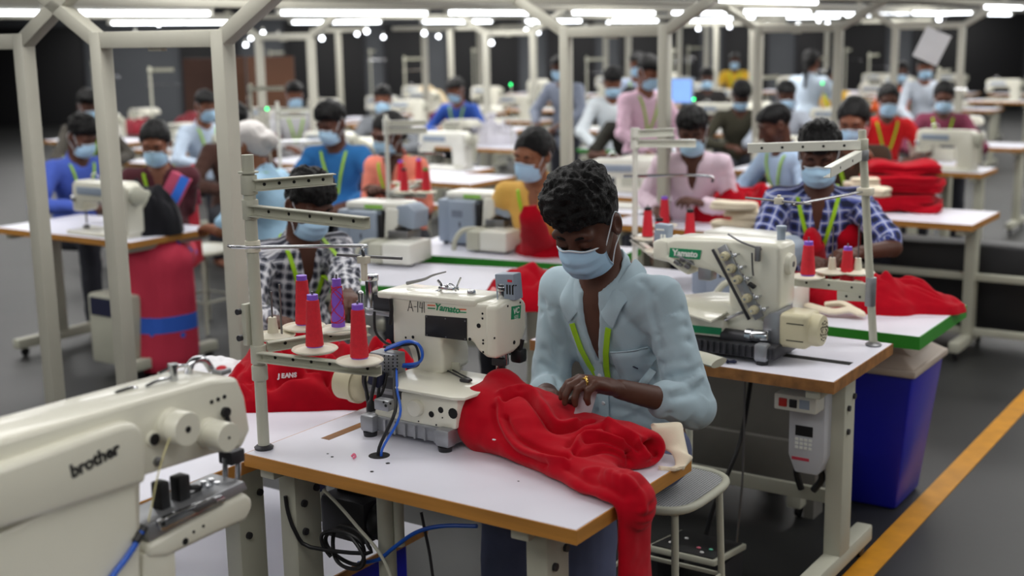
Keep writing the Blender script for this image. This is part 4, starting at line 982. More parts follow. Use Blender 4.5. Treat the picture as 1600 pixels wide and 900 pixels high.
# switch box and motor control below the second table
t = thing('switch_box', 'cream switch box with red and black buttons below the second table', 'switch box', (-.10, 1.55, .63))
MB().b2((-.08, 0, 0), (.065, .09, .055), bev=.006).build('case', M['machw'], t)
MB().b2((-.062, -.006, .014), (-.034, .002, .042), bev=.003).build('red_button', mat('red_button', (190, 40, 34), .4), t)
MB().b2((-.026, -.006, .014), (0, .002, .042), bev=.003).build('black_button', M['black'], t)
MB().b2((.008, -.0012, .014), (.042, .001, .044)).build('rating_plate', M['machg'], t)
t = thing('motor_controller', 'pale grey motor control unit hanging under the second table', 'controller', (-.10, 1.62, .40))
MB().prism([(-.055, .06), (-.03, .0), (.05, .0), (.07, .06), (.07, .34), (-.055, .34)], 0, .16, 'xz', bev=.008).build('case', mat('pale_grey_case', (196, 198, 204), .45), t)
MB().b2((-.03, -.0015, .13), (.03, .001, .165)).build('display', M['black'], t)
mb = MB()
for i in range(4):
    for j in range(3): mb.b2((-.03+i*.0155, -.002, .085+j*.014), (-.019+i*.0155, .001, .094+j*.014))
mb.build('keypad', M['label_w'], t)
MB().b2((-.04, -.0015, .045), (.02, .001, .055)).build('red_label_strip', mat('red_print', (196, 60, 80), .5), t)
MB().tube([(-.02, .08, .02), (-.06, .1, -.03), (-.05, .12, -.1)], .012, 8).tube([(.02, .08, .02), (.03, .1, -.04), (.0, .1, -.09)], .012, 8).build('lead', M['black'], t)
t = tag(place(MB().tube([(-.40, 1.9, .70), (-.36, 1.7, .45), (-.42, 1.62, .22), (-.46, 1.6, .02)], .008, 8).build('power_cable', M['black']), (0, 0, 0)), 'black cable drooping under the second table', 'cable')
tray = thing('cable_tray', 'long cream sheet-metal trunking lying behind the second table', 'trunking', (0, 2.12, 0))
MB().b2((-1.6, 0, .16), (-.24, .03, .33), bev=.003).build('front_panel', M['trunk'], tray)
MB().b2((-1.6, .03, .16), (-.24, .3, .19)).build('shelf', M['trunk'], tray)
MB().b2((-1.6, .28, .16), (-.24, .3, .48), bev=.003).build('back_panel', M['trunk'], tray)
for x in (-1.5, -.3): MB().b2((x-.02, .1, 0), (x+.02, .2, .16)).build('leg', M['trunk'], tray)
# motor and cables under the front table
q = ony(555, 800, .34)
t = thing('clutch_motor', 'dark motor with bracket hanging under the front table', 'motor', (q.x, .34, q.z-.09))
MB().b2((-.085, -.06, .02), (.085, .10, .15), bev=.02).build('motor_body', M['dark'], t)
MB().b2((-.05, -.02, .14), (.05, .06, .742-(q.z-.09)), bev=.006).build('hanger', M['dark'], t)
MB().cyl((.085, 0, .085), (.125, 0, .085), .055, n=24, bev=.005).build('pulley', M['black'], t)
MB().cyl((-.13, 0, .085), (-.085, 0, .085), .045, n=24, bev=.01).build('motor_cap', M['leg'], t)
q = ony(603, 800, .2)
t = thing('air_filter_unit', 'grey air regulator pipe under the front table', 'regulator', (q.x, .2, q.z-.19))
MB().cyl((0, 0, 0), (0, 0, .742-(q.z-.19)), .024, n=20, bev=.003).cyl((.035, .01, .1), (.035, .01, .30), .014, n=14).build('regulator_body', M['leg'], t)
MB().cyl((.0, 0, -.06), (.0, 0, 0), .018, n=16, bev=.004).build('bowl', M['alu'], t)
c0 = ony(548, 852, .15); P = []
for k in range(40):
    a = k*.42; r = .072+.014*math.sin(k*.6); P.append(c0+Vector((r*math.cos(a), -.02+.02*math.sin(k*.31), .052*math.sin(a))))
pts_ = [ony(x, y, c) for x, y, c in ((446, 775, .08), (450, 800, .08), (462, 832, .08), (485, 855, .1))]
tag(place(MB().tube(pts_+P, .0055, 8, sub=3).build('coiled_cable', M['black']), (0, 0, 0)), 'coil of black cable hanging under the front table', 'cable')
tag(place(MB().tube([ony(x, y, .16) for x, y in ((745, 822), (690, 822), (650, 832), (615, 856), (592, 874), (560, 880))], .0055, 8).build('air_hose', M['bluetube']), (0, 0, 0)), 'blue air hose looping under the front table', 'hose')
tag(place(MB().tube([ony(x, y, .12) for x, y in ((505, 765), (530, 790), (560, 825), (590, 860), (610, 900), (622, 960))], .0045, 8).build('power_cable', M['leg']), (0, 0, 0)), 'grey cable sagging under the front table', 'cable')
tag(place(MB().tube([ony(x, y, .2) for x, y in ((658, 800), (664, 830), (672, 870), (680, 930))], .004, 8).build('signal_cable', M['dark']), (0, 0, 0)), 'thin dark cable hanging straight under the front table', 'cable')
# ================================================================ garments
def pile(name, label, cat, l, lx, ly, h, seed, m, rz=0, group=None, n=90, fold=.32, p=2.6, freq=11, aniso=1.8, base=.015):
    rs = np.random.RandomState(seed); nr, nt = n//2, n*2
    rho = np.linspace(0, 1, nr)[:, None]; th = np.linspace(0, 2*np.pi, nt, endpoint=False)[None]
    c, s_ = np.cos(th), np.sin(th)
    rad = (np.abs(c)**2.6+np.abs(s_)**2.6)**(-1/2.6)
    rad = rad*(1+.10*np.sin(3*th+rs.rand()*6)+.06*np.sin(5*th+rs.rand()*6)+.03*np.sin(9*th+rs.rand()*6))
    k = np.minimum(rho*1.0, 1)
    x = lx/2*rad*c*k; y = ly/2*rad*s_*k
    prof = np.maximum(1-k**p, 0)**.55
    P = np.stack([x*1., y*1., np.zeros_like(x)], -1); ang = rs.rand()*3; wx = x*np.cos(ang)+y*np.sin(ang); wy = -x*np.sin(ang)+y*np.cos(ang)
    wp = np.stack([wx*freq, wy*freq*aniso, np.full_like(x, seed*3.7)], -1)
    wp = wp+.5*np.stack([vnoise(wp*.7+5), vnoise(wp*.7+9), 0*x], -1)
    f = np.sqrt((vnoise(wp)*2)**2+.004)+.45*np.sqrt((vnoise(wp*1.9+31)*2)**2+.006)-.75; z = base+h*prof*(.82+fold*.75*f+.22*vnoise(np.stack([x*5, y*5, np.full_like(x, seed*1.3)], -1)))
    z[-1] = 0.0
    V = np.stack([x, y, np.maximum(z, 0)], -1).reshape(-1, 3); i = np.arange(nr-1)[:, None]*nt+np.arange(nt)[None]; j = np.arange(nr-1)[:, None]*nt+(np.arange(nt)[None]+1) % nt
    Q = np.stack([i, i+nt, j+nt, j], -1).reshape(-1, 4)
    o = meshobj(name, rawmesh(V, Q), m, None, True, None); place(o, l, rz); return tag(o, label, cat, group)
def folded(name, label, cat, l, lx, ly, h, seed, m, rz=0, group=None, band=None, n=56):
    """folded garment: cushion with soft doubled edges"""
    rs = np.random.RandomState(seed); nu, nv = n*2, 28
    u = np.linspace(0, 2*np.pi, nu, endpoint=False)[:, None]; v = np.linspace(-np.pi/2, np.pi/2, nv)[None]
    def pw(a, e): return np.sign(a)*np.abs(a)**e
    x = lx/2*pw(np.cos(u), .35)*pw(np.cos(v), .22); y = ly/2*pw(np.sin(u), .35)*pw(np.cos(v), .22); z = h/2*pw(np.sin(v), .75)+0*u
    w = np.stack([x*9, y*9, z*30+seed], -1); x = x+.014*vnoise(w); y = y+.014*vnoise(w+7); z = z+h*.34*vnoise(np.stack([x*7, y*7, np.full_like(x, seed*2.1)], -1))
    z = z+h/2+.0; cr = -.25*h*np.exp(-((z-h/2)/(h*.12))**2)
    x = x+cr*np.sign(x)*.6; y = y+cr*np.sign(y)*.6
    V = np.stack([x, y, np.maximum(z, 0)], -1).reshape(-1, 3); a = np.arange(nu)[:, None]*nv+np.arange(nv-1)[None]; b = ((np.arange(nu)[:, None]+1) % nu)*nv+np.arange(nv-1)[None]
    o = meshobj(name, rawmesh(V, np.stack([a, b, b+1, a+1], -1).reshape(-1, 4)), m, None, True, None); place(o, l, rz); tag(o, label, cat, group); return o
# heap beside the checked-shirt man
p = at(476, 628, .745)
hp = pile('red_garment_heap', 'crumpled red fleece heap with white lettering on the left white table', 'garment', (p.x-.05, p.y+.13, .745), .64, .50, .135, 5, M['redp'], rz=.35, fold=.8, freq=9, aniso=2.2, n=120)
p = at(398, 585, .76); folded('cream_waistband', 'cream waistband end showing beside the red heap', 'garment', (p.x, p.y+.1, .745), .16, .10, .05, 3, M['cream'], rz=.2)
# heap beyond the machine at the near corner of the overlock table
p = at(806, 470, .80); pile('red_garment_heap', 'red fleece heap with pale print on the green-edged table behind the pale blue shirt', 'garment', (p.x+.02, p.y+.10, .78), .40, .40, .125, 11, M['redp'], rz=.2, fold=.3, freq=7)
p = at(771, 463, .86); pile('pale_print_patch', 'red and white printed cloth corner on the heap behind the machine', 'garment', (p.x, p.y+.02, .79), .10, .1, .07, 4, cloth('printpatch', (226, 150, 150)), n=30)
# red cloth on the right hand green table
p = at(1335, 478, .80); pile('red_garment_heap', 'red fleece spread on the green-edged table before the blue check shirt man', 'garment', (p.x-.03, p.y+.13, .78), .74, .32, .10, 21, M['redp'], rz=.05, fold=.5, freq=9)
p = at(1312, 491, .785); mb = MB().tube([(-.13, .02, .02), (-.07, -.02, .022), (-.01, -.03, .02), (.05, -.015, .03), (.09, -.02, .022), (.05, .02, .025), (.0, .03, .04), (-.06, .03, .03)], .022, 12, flat=.55)
tag(place(mb.build('cream_waistband', M['cream']), (p.x, p.y-.01, .782)), 'cream waistband with eyelet curling off the red cloth on the green-edged table', 'garment')
# garment stacks behind
ps = at(1392, 333, .78)
for i in range(5):
    folded('red_garment', ['lowest', 'second lowest', 'middle', 'second highest', 'topmost'][i]+' folded red garment in the stack right of the blue check shirt man', 'garment', (ps.x+.012*(-1)**i, ps.y+.16+.01*(i % 3), .78+i*.053), (.46, .43, .47, .44, .42)[i], (.34, .36, .33, .35, .31)[i], (.07, .062, .075, .06, .072)[i], 30+i, M['redp'], rz=.30+.03*i, group='folded red garments stacked behind the check shirt man')
for i, (px, py, z, a) in enumerate(((1352, 283, .99, .5), (1370, 300, .95, -.3), (1385, 291, .93, .2), (1342, 292, .95, .9))):
    p = at(px, py, z); folded('cream_waistband', ['cream waistband lying on top of the red stack by the check shirt man', 'cream waistband flopping down the front of the red stack', 'cream waistband tip pointing right on the red stack', 'cream waistband tucked behind the check shirt shoulder'][i], 'garment', (p.x, p.y, z-.03), .17, .085, .055, 40+i, M['cream'], rz=a)
pr = at(1140, 345, .80)
pile('red_garment_heap', 'broad red fleece heap before the pink shirted man', 'garment', (pr.x+.03, pr.y+.2, .78), .70, .5, .21, 51, M['redp'], rz=-.1, fold=.32, freq=8)
for i, (px, py, z, a) in enumerate(((1150, 318, .96, .2), (1166, 329, .92, -.1), (1180, 342, .88, .1), (1150, 352, .84, 0), (1200, 335, .9, .3))):
    p = at(px, py, z); folded('cream_waistband', ['topmost', 'second', 'third', 'lowest left', 'rightmost'][i]+' cream waistband piled on the red heap before the pink shirt', 'garment', (p.x, p.y-.02, z-.03), .24, .10, .05, 60+i, M['cream'], rz=a)
# ================================================================ people
def nv(a): a = np.array(a, float); return a/max(np.linalg.norm(a), 1e-9)
def cache(fn):
    st = {}
    def g(*a):
        if a not in st: st[a] = fn(*a)
        return st[a]
    return g
@cache
def head_mesh(h, fem):
    s = Sdf((-.11, -.14, -.16), (.11, .15, .15), h)
    s.el((0, -.015, .028), (.077, .098, .09)).el((0, .02, -.032), (.062 if not fem else .059, .075, .086), k=.03).el((0, .055, -.088), (.034 if not fem else .029, .034, .03), k=.03)
    for e in (-1, 1):
        s.el((e*.038, .055, -.03), (.03, .03, .035), k=.02); s.el((e*.079, -.012, -.008), (.011, .023, .035), k=.006)
        s.el((e*.086, -.006, -.006), (.006, .012, .02), k=.004, op='s')
    s.rc((0, .092, .008), (0, .112, -.036), .010, .015, k=.014)
    for e in (-1, 1): s.el((e*.014, .098, -.042), (.011, .013, .010), k=.008)
    s.rc((-.045, .080, .027), (.045, .080, .027), .012, k=.02)
    for e in (-1, 1):
        s.el((e*.031, .106, .004), (.019, .02, .013), k=.012, op='s'); s.el((e*.031, .081, .001), (.0165, .0135, .0115), k=.005)
    s.rc((-.02, .090, -.066), (.02, .090, -.066), .009, k=.012).rc((-.016, .089, -.078), (.016, .089, -.078), .009, k=.01)
    return s.mesh(1)
@cache
def hair_mesh(h, style, seed):
    s = Sdf((-.14, -.24 if style in ('bun', 'tail') else -.17, -.20 if style != 'tail' else -.34), (.14, .16, .22), h)
    if style in ('short', 'curly', 'thick'):
        top = {'short': .0, 'curly': .034, 'thick': .02}[style]
        s.el((0, -.02, .04), (.083, .104, .090)).el((0, .008, .066+top*.8), (.079+top*.25, .092+top*.35, .046+top), k=.03)
        yy = [-.14, -.06, -.02, .005, .03, .06, .12]; zz = [-.06, -.035, -.03, -.025, .03, .052, .062]
        s.full(lambda X, Y, Z: .8*(np.interp(Y, yy, zz)-Z)+0*X)
    else:
        s.el((0, -.022, .036), (.085, .107, .092)).el((0, -.07, -.02), (.070, .06, .07), k=.03).el((0, .0, .03), (.084, .07, .07), k=.02)
        yy = [-.18, -.06, -.01, .02, .05, .07, .12]; zz = [-.30, -.07, -.05, .012, .052, .070, .080]
        s.full(lambda X, Y, Z: .8*(np.interp(Y, yy, zz)+np.minimum(np.abs(X), .05)*-.25*(Y > .02)-Z))
        if style == 'bun': s.el((0, -.135, -.012), (.05, .042, .05), k=.02)
        if style == 'tail': s.el((.0, -.12, -.01), (.03, .03, .03), k=.02).rc((0, -.13, -.02), (.01, -.15, -.16), .03, .026, k=.02).rc((.01, -.15, -.16), (.01, -.15, -.30), .026, .014, k=.01)
    V, Q = s.mesh(1); N = vnorm(V, Q)
    if style == 'curly':
        up = np.clip((V[:, 2]-.02)/.05, 0, 1)
        d = .010*ridge(V*44+seed, 2)+.010*fbm(V*24+seed, 2)-.004
        V = V+N*(d*(.12+.88*up))[:, None]
    else:
        a = .006 if style != 'thick' else .013
        V = V+N*(a*fbm(np.stack([V[:, 0]*70, V[:, 1]*30, V[:, 2]*30], 1)+seed, 3))[:, None]
    return V, Q
@cache
def mask_mesh(n):
    nu, nvv = 2*n+1, n; U = np.linspace(-1, 1, nu)[:, None]; W = np.linspace(-1, 1, nvv)[None]; a = U*1.18
    z = -.058-W*.054*(1-.30*U*U)+.012*(1-W)*.5*np.exp(-(U/.25)**2)-.004
    y0 = np.interp(W, [-1, -.6, 0, .6, 1], [.108, .122, .124, .113, .088])
    fr = (y0-.015)*np.cos(a)+.015+.004*np.exp(-(U/.22)**2)*(W < .2)
    x = .073*np.sin(a)*(1+0*W); pl = .0028*np.sin(W*10)*(1-np.abs(U)**3)
    y = fr+pl
    out = np.stack([x, y, z+0*U], -1); inn = np.stack([x*.96, y-.0045, z+0*U], -1)
    V = np.concatenate([out.reshape(-1, 3), inn.reshape(-1, 3)]); m = nu*nvv; i = (np.arange(nu-1)[:, None]*nvv+np.arange(nvv-1)[None]).ravel()
    Q = [np.stack([i, i+1, i+nvv+1, i+nvv], 1), np.stack([i, i+nvv, i+nvv+1, i+1], 1)+m]
    b = np.concatenate([np.arange(nvv), np.arange(1, nu)*nvv+nvv-1, (nu-1)*nvv+np.arange(nvv-2, -1, -1), np.arange(nu-2, 0, -1)*nvv]); c = np.roll(b, -1)
    Q.append(np.stack([b, c, c+m, b+m], 1)); return V, np.concatenate(Q), out
@cache
def hand_mesh(h, right, curl, spread=1., thumb=0.):
    s = Sdf((-.12, -.08, -.13), (.12, .22, .07), h); e = -1 if right else 1
    s.rc((0, -.05, 0), (0, .015, 0), .024, .027, k=.01, fl=((0, 0, 1), 1.3)).el((0, .048, 0), (.041, .052, .0165), k=.015).el((e*.024, .035, -.008), (.02, .03, .016), k=.015)
    for i, (bx, by, L) in enumerate(((.030, .086, .072), (.0105, .092, .08), (-.0095, .088, .073), (-.028, .078, .058))):
        p = np.array((e*bx, by, 0.)); c = curl*(.85+.12*i); ang = .15*c; sx = e*bx*spread*2.2
        s.rc((e*bx*.8, .05, .002), p, .011, .0108, k=.008)
        for j, (fr, r0, r1) in enumerate(((.45, .0102, .0094), (.31, .0094, .0086), (.24, .0086, .0074))):
            ang += c*(.55, .75, .5)[j]; d = np.array((sx*math.cos(ang)*(.6 if curl < .8 else .25), math.cos(ang), -math.sin(ang))); d /= np.linalg.norm(d); q = p+d*L*fr
            s.rc(p, q, r0, r1, k=.0035); p = q
    d = nv((e*(.75-.3*thumb), .62, -.30-.35*thumb)); p = np.array((e*.026, .018, -.006)); q = p+d*.042; s.rc(p, q, .0145, .0115, k=.008)
    d2 = nv((e*(.35-.55*thumb), .85, -.30-.4*thumb)); r = q+d2*.032; s.rc(q, r, .0112, .0098, k=.004); s.rc(r, r+nv(d2+np.array((-e*.3, .2, 0)))*.024, .0098, .008, k=.003)
    return s.mesh(1)
def frame(f, up):
    f = nv(f); u = np.array(up, float); u = nv(u-f*(u @ f)); r = np.cross(f, u); return np.stack([r, f, u], 1)      # columns: right, forward, up
def ik(S, W, a, b, pole):
    S, W = np.array(S, float), np.array(W, float); d = W-S; L = np.linalg.norm(d); L2 = min(L, (a+b)*.995)
    if L > L2: W = S+d/L*L2; d = W-S
    x = (a*a-b*b+L2*L2)/(2*L2); h = math.sqrt(max(a*a-x*x, 1e-6)); f = nv(d); p = np.array(pole, float); p = nv(p-f*(p @ f)); return S+f*x+p*h, W
def rotx(a): c, s = math.cos(a), math.sin(a); return np.array([[1, 0, 0], [0, c, -s], [0, s, c]])
def rotz_(a): c, s = math.cos(a), math.sin(a); return np.array([[c, -s, 0], [s, c, 0], [0, 0, 1]])
def roty(a): c, s = math.cos(a), math.sin(a); return np.array([[c, 0, s], [0, 1, 0], [-s, 0, c]])
def nmesh(name, V, Q, m, parent, sc=1., uv=None):
    me = rawmesh(np.asarray(V)*sc, Q)
    if uv is not None:
        at_ = me.attributes.new('cloth', 'FLOAT_VECTOR', 'POINT'); at_.data.foreach_set('vector', np.ascontiguousarray(uv, np.float32).ravel())
    return meshobj(name, me, m, parent, True, None)
def toP(g, l, rz, sc=1.):
    q = (g[0]-l[0], g[1]-l[1]); c, s = math.cos(rz), math.sin(rz); return np.array((q[0]*c+q[1]*s, -q[0]*s+q[1]*c, g[2]))/sc
def person(label, l, rz, *, sc=1., hip=.56, lean=.25, twist=0., roll=0., nlean=None, hyaw=0., hpitch=.45, hroll=0., hl=(-.18, .42, .82), hr=(.18, .42, .82), pl=(-.9, -.3, -.5), pr=(.9, -.3, -.5),
           shirt=None, sleeve='long', skin='skin', hair='short', fem=False, mask=True, lany=True, stand_=False, trousers=None, h=.014, curl=.7, seed=1, hupl=(0, .3, 1), hupr=(0, .3, 1), fwl=None, fwr=None,
           girth=1., wr=.008, cap=None, collar=True, vneck=.0, hairm='hair', group=None, legs=True, cuff=None, badge=False, skirt=None, thumb=.3, head=None, longhem=False, hw=1., armw=1.):
    rs = np.random.RandomState(seed)
    Rl = roty(roll) @ rotx(-lean); d = Rl @ np.array((0, 0, 1.)); f = Rl @ np.array((0, 1., 0)); Rt = rotz_(twist)
    Hp = np.array((0, 0, hip)); Ch = Hp+.30*d; Nk = Hp+.50*d; RlT = Rl @ Rt; xs = RlT @ np.array((1., 0, 0)); f = RlT @ np.array((0, 1., 0))
    SR, SL = Hp+.445*d+xs*.165*girth-f*.005, Hp+.445*d-xs*.165*girth-f*.005
    nl = (lean+.22) if nlean is None else nlean; Hc = Nk+np.array((roll*.15, math.sin(nl), math.cos(nl)))*.175
    if head is not None:      # stand or seat the figure so that its head is at this grid point
        c, s_ = math.cos(rz), math.sin(rz); l = (head[0]-sc*(Hc[0]*c-Hc[1]*s_), head[1]-sc*(Hc[0]*s_+Hc[1]*c)); dz = head[2]/sc-Hc[2]
        hip += dz; zz = np.array((0, 0, dz)); Hp = Hp+zz; Ch = Ch+zz; Nk = Nk+zz; SR = SR+zz; SL = SL+zz; Hc = Hc+zz
    hl, hr = [toP(q, l, rz, sc) if isinstance(q, Vector) else q for q in (hl, hr)]
    Rh = rotz_(hyaw) @ roty(hroll) @ rotx(-hpitch)
    def hd(P): return np.asarray(P) @ Rh.T+Hc
    E = []
    for S, W, p in ((SL, hl, pl), (SR, hr, pr)): E.append(ik(S, W, .285, .255, p))
    (EL, WL), (ER, WR) = E
    lo = np.minimum.reduce([WL-.1, WR-.1, EL-.12, ER-.12, (-.3, -.28, -.02)]); hi = np.maximum.reduce([WL+.1, WR+.1, EL+.12, ER+.12, Nk+.16, (.3, .30 if stand_ else .66, .5)])
    # --- body
    b = Sdf(lo, hi, max(h, .009))
    b.el(Ch+.05*d, (.135*girth, .092, .17), RlT, k=.05).el(Hp+.10*d, (.128*girth, .095, .14), RlT, k=.05).el(Hp, (.145*girth, .11, .10), RlT, k=.05)
    b.rc(SL, SR, .05, k=.06); b.rc(Nk-.03*d, hd((0, -.03, -.045)), .060 if not fem else .052, .053 if not fem else .046, k=.03)
    for S, e_, w_ in ((SL, EL, WL), (SR, ER, WR)):
        b.rc(S, e_, .046, .037, k=.03).rc(e_, w_, .037, .0255, k=.012)
    if stand_:
        K = [np.array((x*.09, .03, hip*.53)) for x in (-1, 1)]; A = [np.array((x*.09, 0, .09)) for x in (-1, 1)]
    else:
        K = [np.array((x*.13, .42, hip+.0)) for x in (-1, 1)]; A = [np.array((x*.14, .44, .09)) for x in (-1, 1)]
    if legs:
        for x, k_, a_ in zip((-1, 1), K, A):
            b.rc(Hp+np.array((x*.08, .02, -.02)), k_, .074, .05, k=.03).rc(k_, a_, .05, .033, k=.02).rc(a_+np.array((0, -.02, -.05)), a_+np.array((0, .13, -.065)), .032, .026, k=.02)
    V, Q = b.mesh(1); VS, QS = [V], [Q]; n0 = len(V)
    hv, hq = head_mesh(.0055 if h > .01 else .004, fem); VS.append(hd(hv)); QS.append(hq+n0); n0 += len(hv)
    for right, e_, w_, hup, fw in ((False, EL, WL, hupl, fwl), (True, ER, WR, hupr, fwr)):
        mv, mq = hand_mesh(.006 if h > .01 else .004, right, curl, 1., thumb); Fm = frame(nv(w_-e_) if fw is None else fw, hup); VS.append(mv @ Fm.T+w_+Fm[:, 1]*.02); QS.append(mq+n0); n0 += len(mv)
    body = nmesh('person', np.concatenate(VS), np.concatenate(QS), M[skin], None, sc); place(body, (l[0], l[1], 0), rz); tag(body, label, 'person', group)
    # --- shirt
    g = Sdf(lo-.03, hi+.04, h); o_ = .014
    g.el(Ch+.05*d-.004*f, (.152*girth, .108, .18), RlT, k=.05).el(Hp+.10*d, (.150*girth, .112, .15), RlT, k=.06).el(Hp-.01*d, (.162*girth*hw, .125*hw, .10), RlT, k=.05).rc(SL, SR, .058, k=.06)
    if collar: g.rc(Nk-.035*d-.02*f, Nk+.028*d-.012*f, .075, .066, k=.02)
    cuts = {'long': .9, 'roll': .38, 'half': None, 'cap': None}[sleeve]
    for S, e_, w_ in ((SL, EL, WL), (SR, ER, WR)):
        if cuts: g.rc(S, e_, .061, .052, k=.03).rc(e_, e_+(w_-e_)*cuts, .052, .043 if cuts > .5 else .05, k=.015)
        else:
            t = .82 if sleeve == 'half' else .55; g.rc(S, S+(e_-S)*t, .062, .058, k=.03); q = S+(e_-S)*(t+.10); g.el(q, (.075, .075, .075), k=.002, op='s') if False else None
    # clear the neck opening so that throat and chest show
    g.rc(Nk+.10*d-.005*f, Nk-.02*d+.012*f, .062, .056, k=.012, op='s')
    if vneck:
        for t in np.linspace(0, 1, 7): q = Nk-(.0+vneck*t)*d+f*(.135-.02*t); g.el(q, (.046*(1-t)+.006, .075, .04), RlT, k=.006, op='s')
    cut0 = Hp-.05*d if not stand_ else Hp-.16*d
    if longhem: g.el(Hp-.085*d+.02*f, (.168*girth, .145, .085), RlT, k=.05)
    if stand_: g.el(Hp-.10*d, (.16*girth, .125, .12), RlT, k=.05)
    V, Q = g.mesh(2); N = vnorm(V, Q)
    # thread coordinates and wrinkles
    def seg(P, a, c):
        ab = c-a; t = np.clip(((P-a) @ ab)/(ab @ ab), 0, 1); q = P-a-t[:, None]*ab; return t*np.linalg.norm(ab), np.linalg.norm(q, axis=1), q
    loc_ = (V-Hp) @ RlT; uv = np.stack([np.arctan2(loc_[:, 0], loc_[:, 1])*.13, loc_[:, 2], 0*loc_[:, 0]], 1); best = np.maximum(np.abs(loc_[:, 0])-.13*girth, 0)+0*best if False else None
    dt = np.linalg.norm(np.stack([loc_[:, 0]/.165, loc_[:, 1]/.13], 1), axis=1)
    al = np.zeros(len(V)); fold = np.zeros(len(V))
    for S, e_, w_ in ((SL, EL, WL), (SR, ER, WR)):
        s1, d1, q1 = seg(V, S, e_); s2, d2, q2 = seg(V, e_, w_); arm = (np.minimum(d1, d2) < .075) & ((s1 > .05) | (d2 < d1)); lower = d2 < d1
        s_ = np.where(lower, .285+s2, s1); q = np.where(lower[:, None], q2, q1); ax = nv(np.cross(e_-S, w_-e_)+1e-4); bx = nv(np.cross(ax, nv(e_-S))); an = np.arctan2(q @ ax, q @ bx)
        uv[arm] = np.stack([an*.055, s_, 0*s_], 1)[arm]; al[arm] = 1
        bend = np.exp(-((s_-.285)/.10)**2)+.5*np.exp(-(s_/.08)**2)+.6*np.exp(-((s_-.48)/.07)**2)
        w = .5+.9*bend; fold[arm] = (w*ridge(np.stack([an*1.0+s_*9, s_*19, 0*s_+seed*3.3+S[0]*20], 1), 1))[arm]
    P = np.stack([loc_[:, 0]*7+loc_[:, 2]*3, loc_[:, 2]*13-np.abs(loc_[:, 0])*9, loc_[:, 1]*5+seed], 1); ft = ridge(P, 2)*(.55+.6*np.exp(-((loc_[:, 2]-.06)/.12)**2))
    fold = np.where(al > 0, fold, ft); V = V+N*(wr*(fold-.35)*np.where(al > 0, armw, 1.))[:, None]
    sh = nmesh('shirt', V, Q, shirt, body, sc, uv)
    def front(x, t, off=.004, back=False):
        p0 = Hp+t*d+xs*x; ff = -f if back else f; r = g.hit(p0+ff*.35, -ff, .5); r = p0+ff*.11 if r is None else r
        return r+ff*(off+wr*.35)
    # --- trousers or skirt
    if trousers is not None and legs:
        t = Sdf((-.34, -.25, 0), (.34, .70, hip+.2), max(h, .01)); t.el(Hp-.0*d, (.158*girth*hw, .122*hw, .11), RlT, k=.03)
        for x, k_, a_ in zip((-1, 1), K, A):
            q = Hp+np.array((x*.08, .02, -.02)); t.rc(q, k_, .088, .066, k=.03).rc(k_, a_+np.array((0, 0, .02)), .066, .058, k=.02)
            if skirt: t.rc((K[0]+K[1])/2, (A[0]+A[1])/2, .13, .15, k=.08); t.rc(Hp, (K[0]+K[1])/2, .11, .11, k=.08)
        V2, Q2 = t.mesh(2); N2 = vnorm(V2, Q2); V2 = V2+N2*(.007*ridge(np.stack([V2[:, 0]*16, V2[:, 1]*9, V2[:, 2]*(9 if not skirt else 3)], 1)+seed, 2))[:, None]
        nmesh('skirt' if skirt else 'trousers', V2, Q2, trousers, body, sc)
    # --- head dress, mask, lanyard
    if cap is not None:
        cv, cq = hair_mesh(.006, 'bun', seed); nmesh('head_scarf', hd(cv*1.02), cq, cap, body, sc)
    elif hair: hv, hq = hair_mesh(.006 if h > .01 else .004, hair, seed); nmesh('hair', hd(hv), hq, M[hairm], body, sc)
    for e in (-1, 1):
        mb = MB().tube([hd((e*.014, .0935, .024)), hd((e*.03, .0945, .031)), hd((e*.05, .078, .024))], [.0035, .0042, .002], 6); o = mb.build('eyebrow', M['hair'], body); o.data.transform(Matrix.Scale(sc, 4))
        mb = MB().tube([hd((e*.018, .090, -.006)), hd((e*.031, .0945, -.0085)), hd((e*.045, .085, -.005))], [.001, .002, .001], 6); o = mb.build('eyelash', M['hair'], body); o.data.transform(Matrix.Scale(sc, 4))
    if mask:
        mv, mq, out = mask_mesh(14 if h < .01 else 8); mk = nmesh('face_mask', hd(mv), mq, M['maskb'], body, sc)
        mb = MB().tube([hd(p+np.array((0, .001, .001))) for p in out[::2, 0]], .0022, 6, sub=2); o = mb.build('mask_edge', M['maskw'], mk); o.data.transform(Matrix.Scale(sc, 4))
        for e, i in ((-1, 0), (1, -1)):
            a, c = out[i, 1], out[i, -2]
            mb = MB().tube([hd(q) for q in (a, (e*.079, .02, .008), (e*.083, -.012, .030), (e*.084, -.034, -.002), (e*.081, -.024, -.036), (e*.074, .02, -.06), c)], .0016, 6); o = mb.build('ear_loop', M['maskw'], mk); o.data.transform(Matrix.Scale(sc, 4))
    if lany:
        for e in (-1, 1):
            T = np.linspace(0, 1, 12) if lany != 'low' else np.linspace(.30, 1, 9); pts = [] if lany == 'low' else [Nk+xs*e*.05-f*.075-.0*d, Nk+xs*e*.078-f*.03+.012*d]; pts += [front(e*(.082-.072*t), .485-.27*t) for t in T]
            mb = MB().ribbon([Vector(p) for p in pts], .0085, Vector(xs)); o = mb.build('lanyard', M['lany'], body); o.data.transform(Matrix.Scale(sc, 4))
        if badge:
            p = front(0, .17, .008); mb = MB().box(p, (.055, .003, .085), rot=Matrix(RlT.tolist()), bev=.002); o = mb.build('badge_sleeve', M['badge'], body); o.data.transform(Matrix.Scale(sc, 4))
    body_info = dict(Hp=Hp, d=d, f=f, xs=xs, Nk=Nk, Hc=Hc, hd=hd, front=front, EL=EL, ER=ER, WL=WL, WR=WR, sdf=g, sc=sc, R=RlT, Rh=Rh, l=l)
    return body, body_info
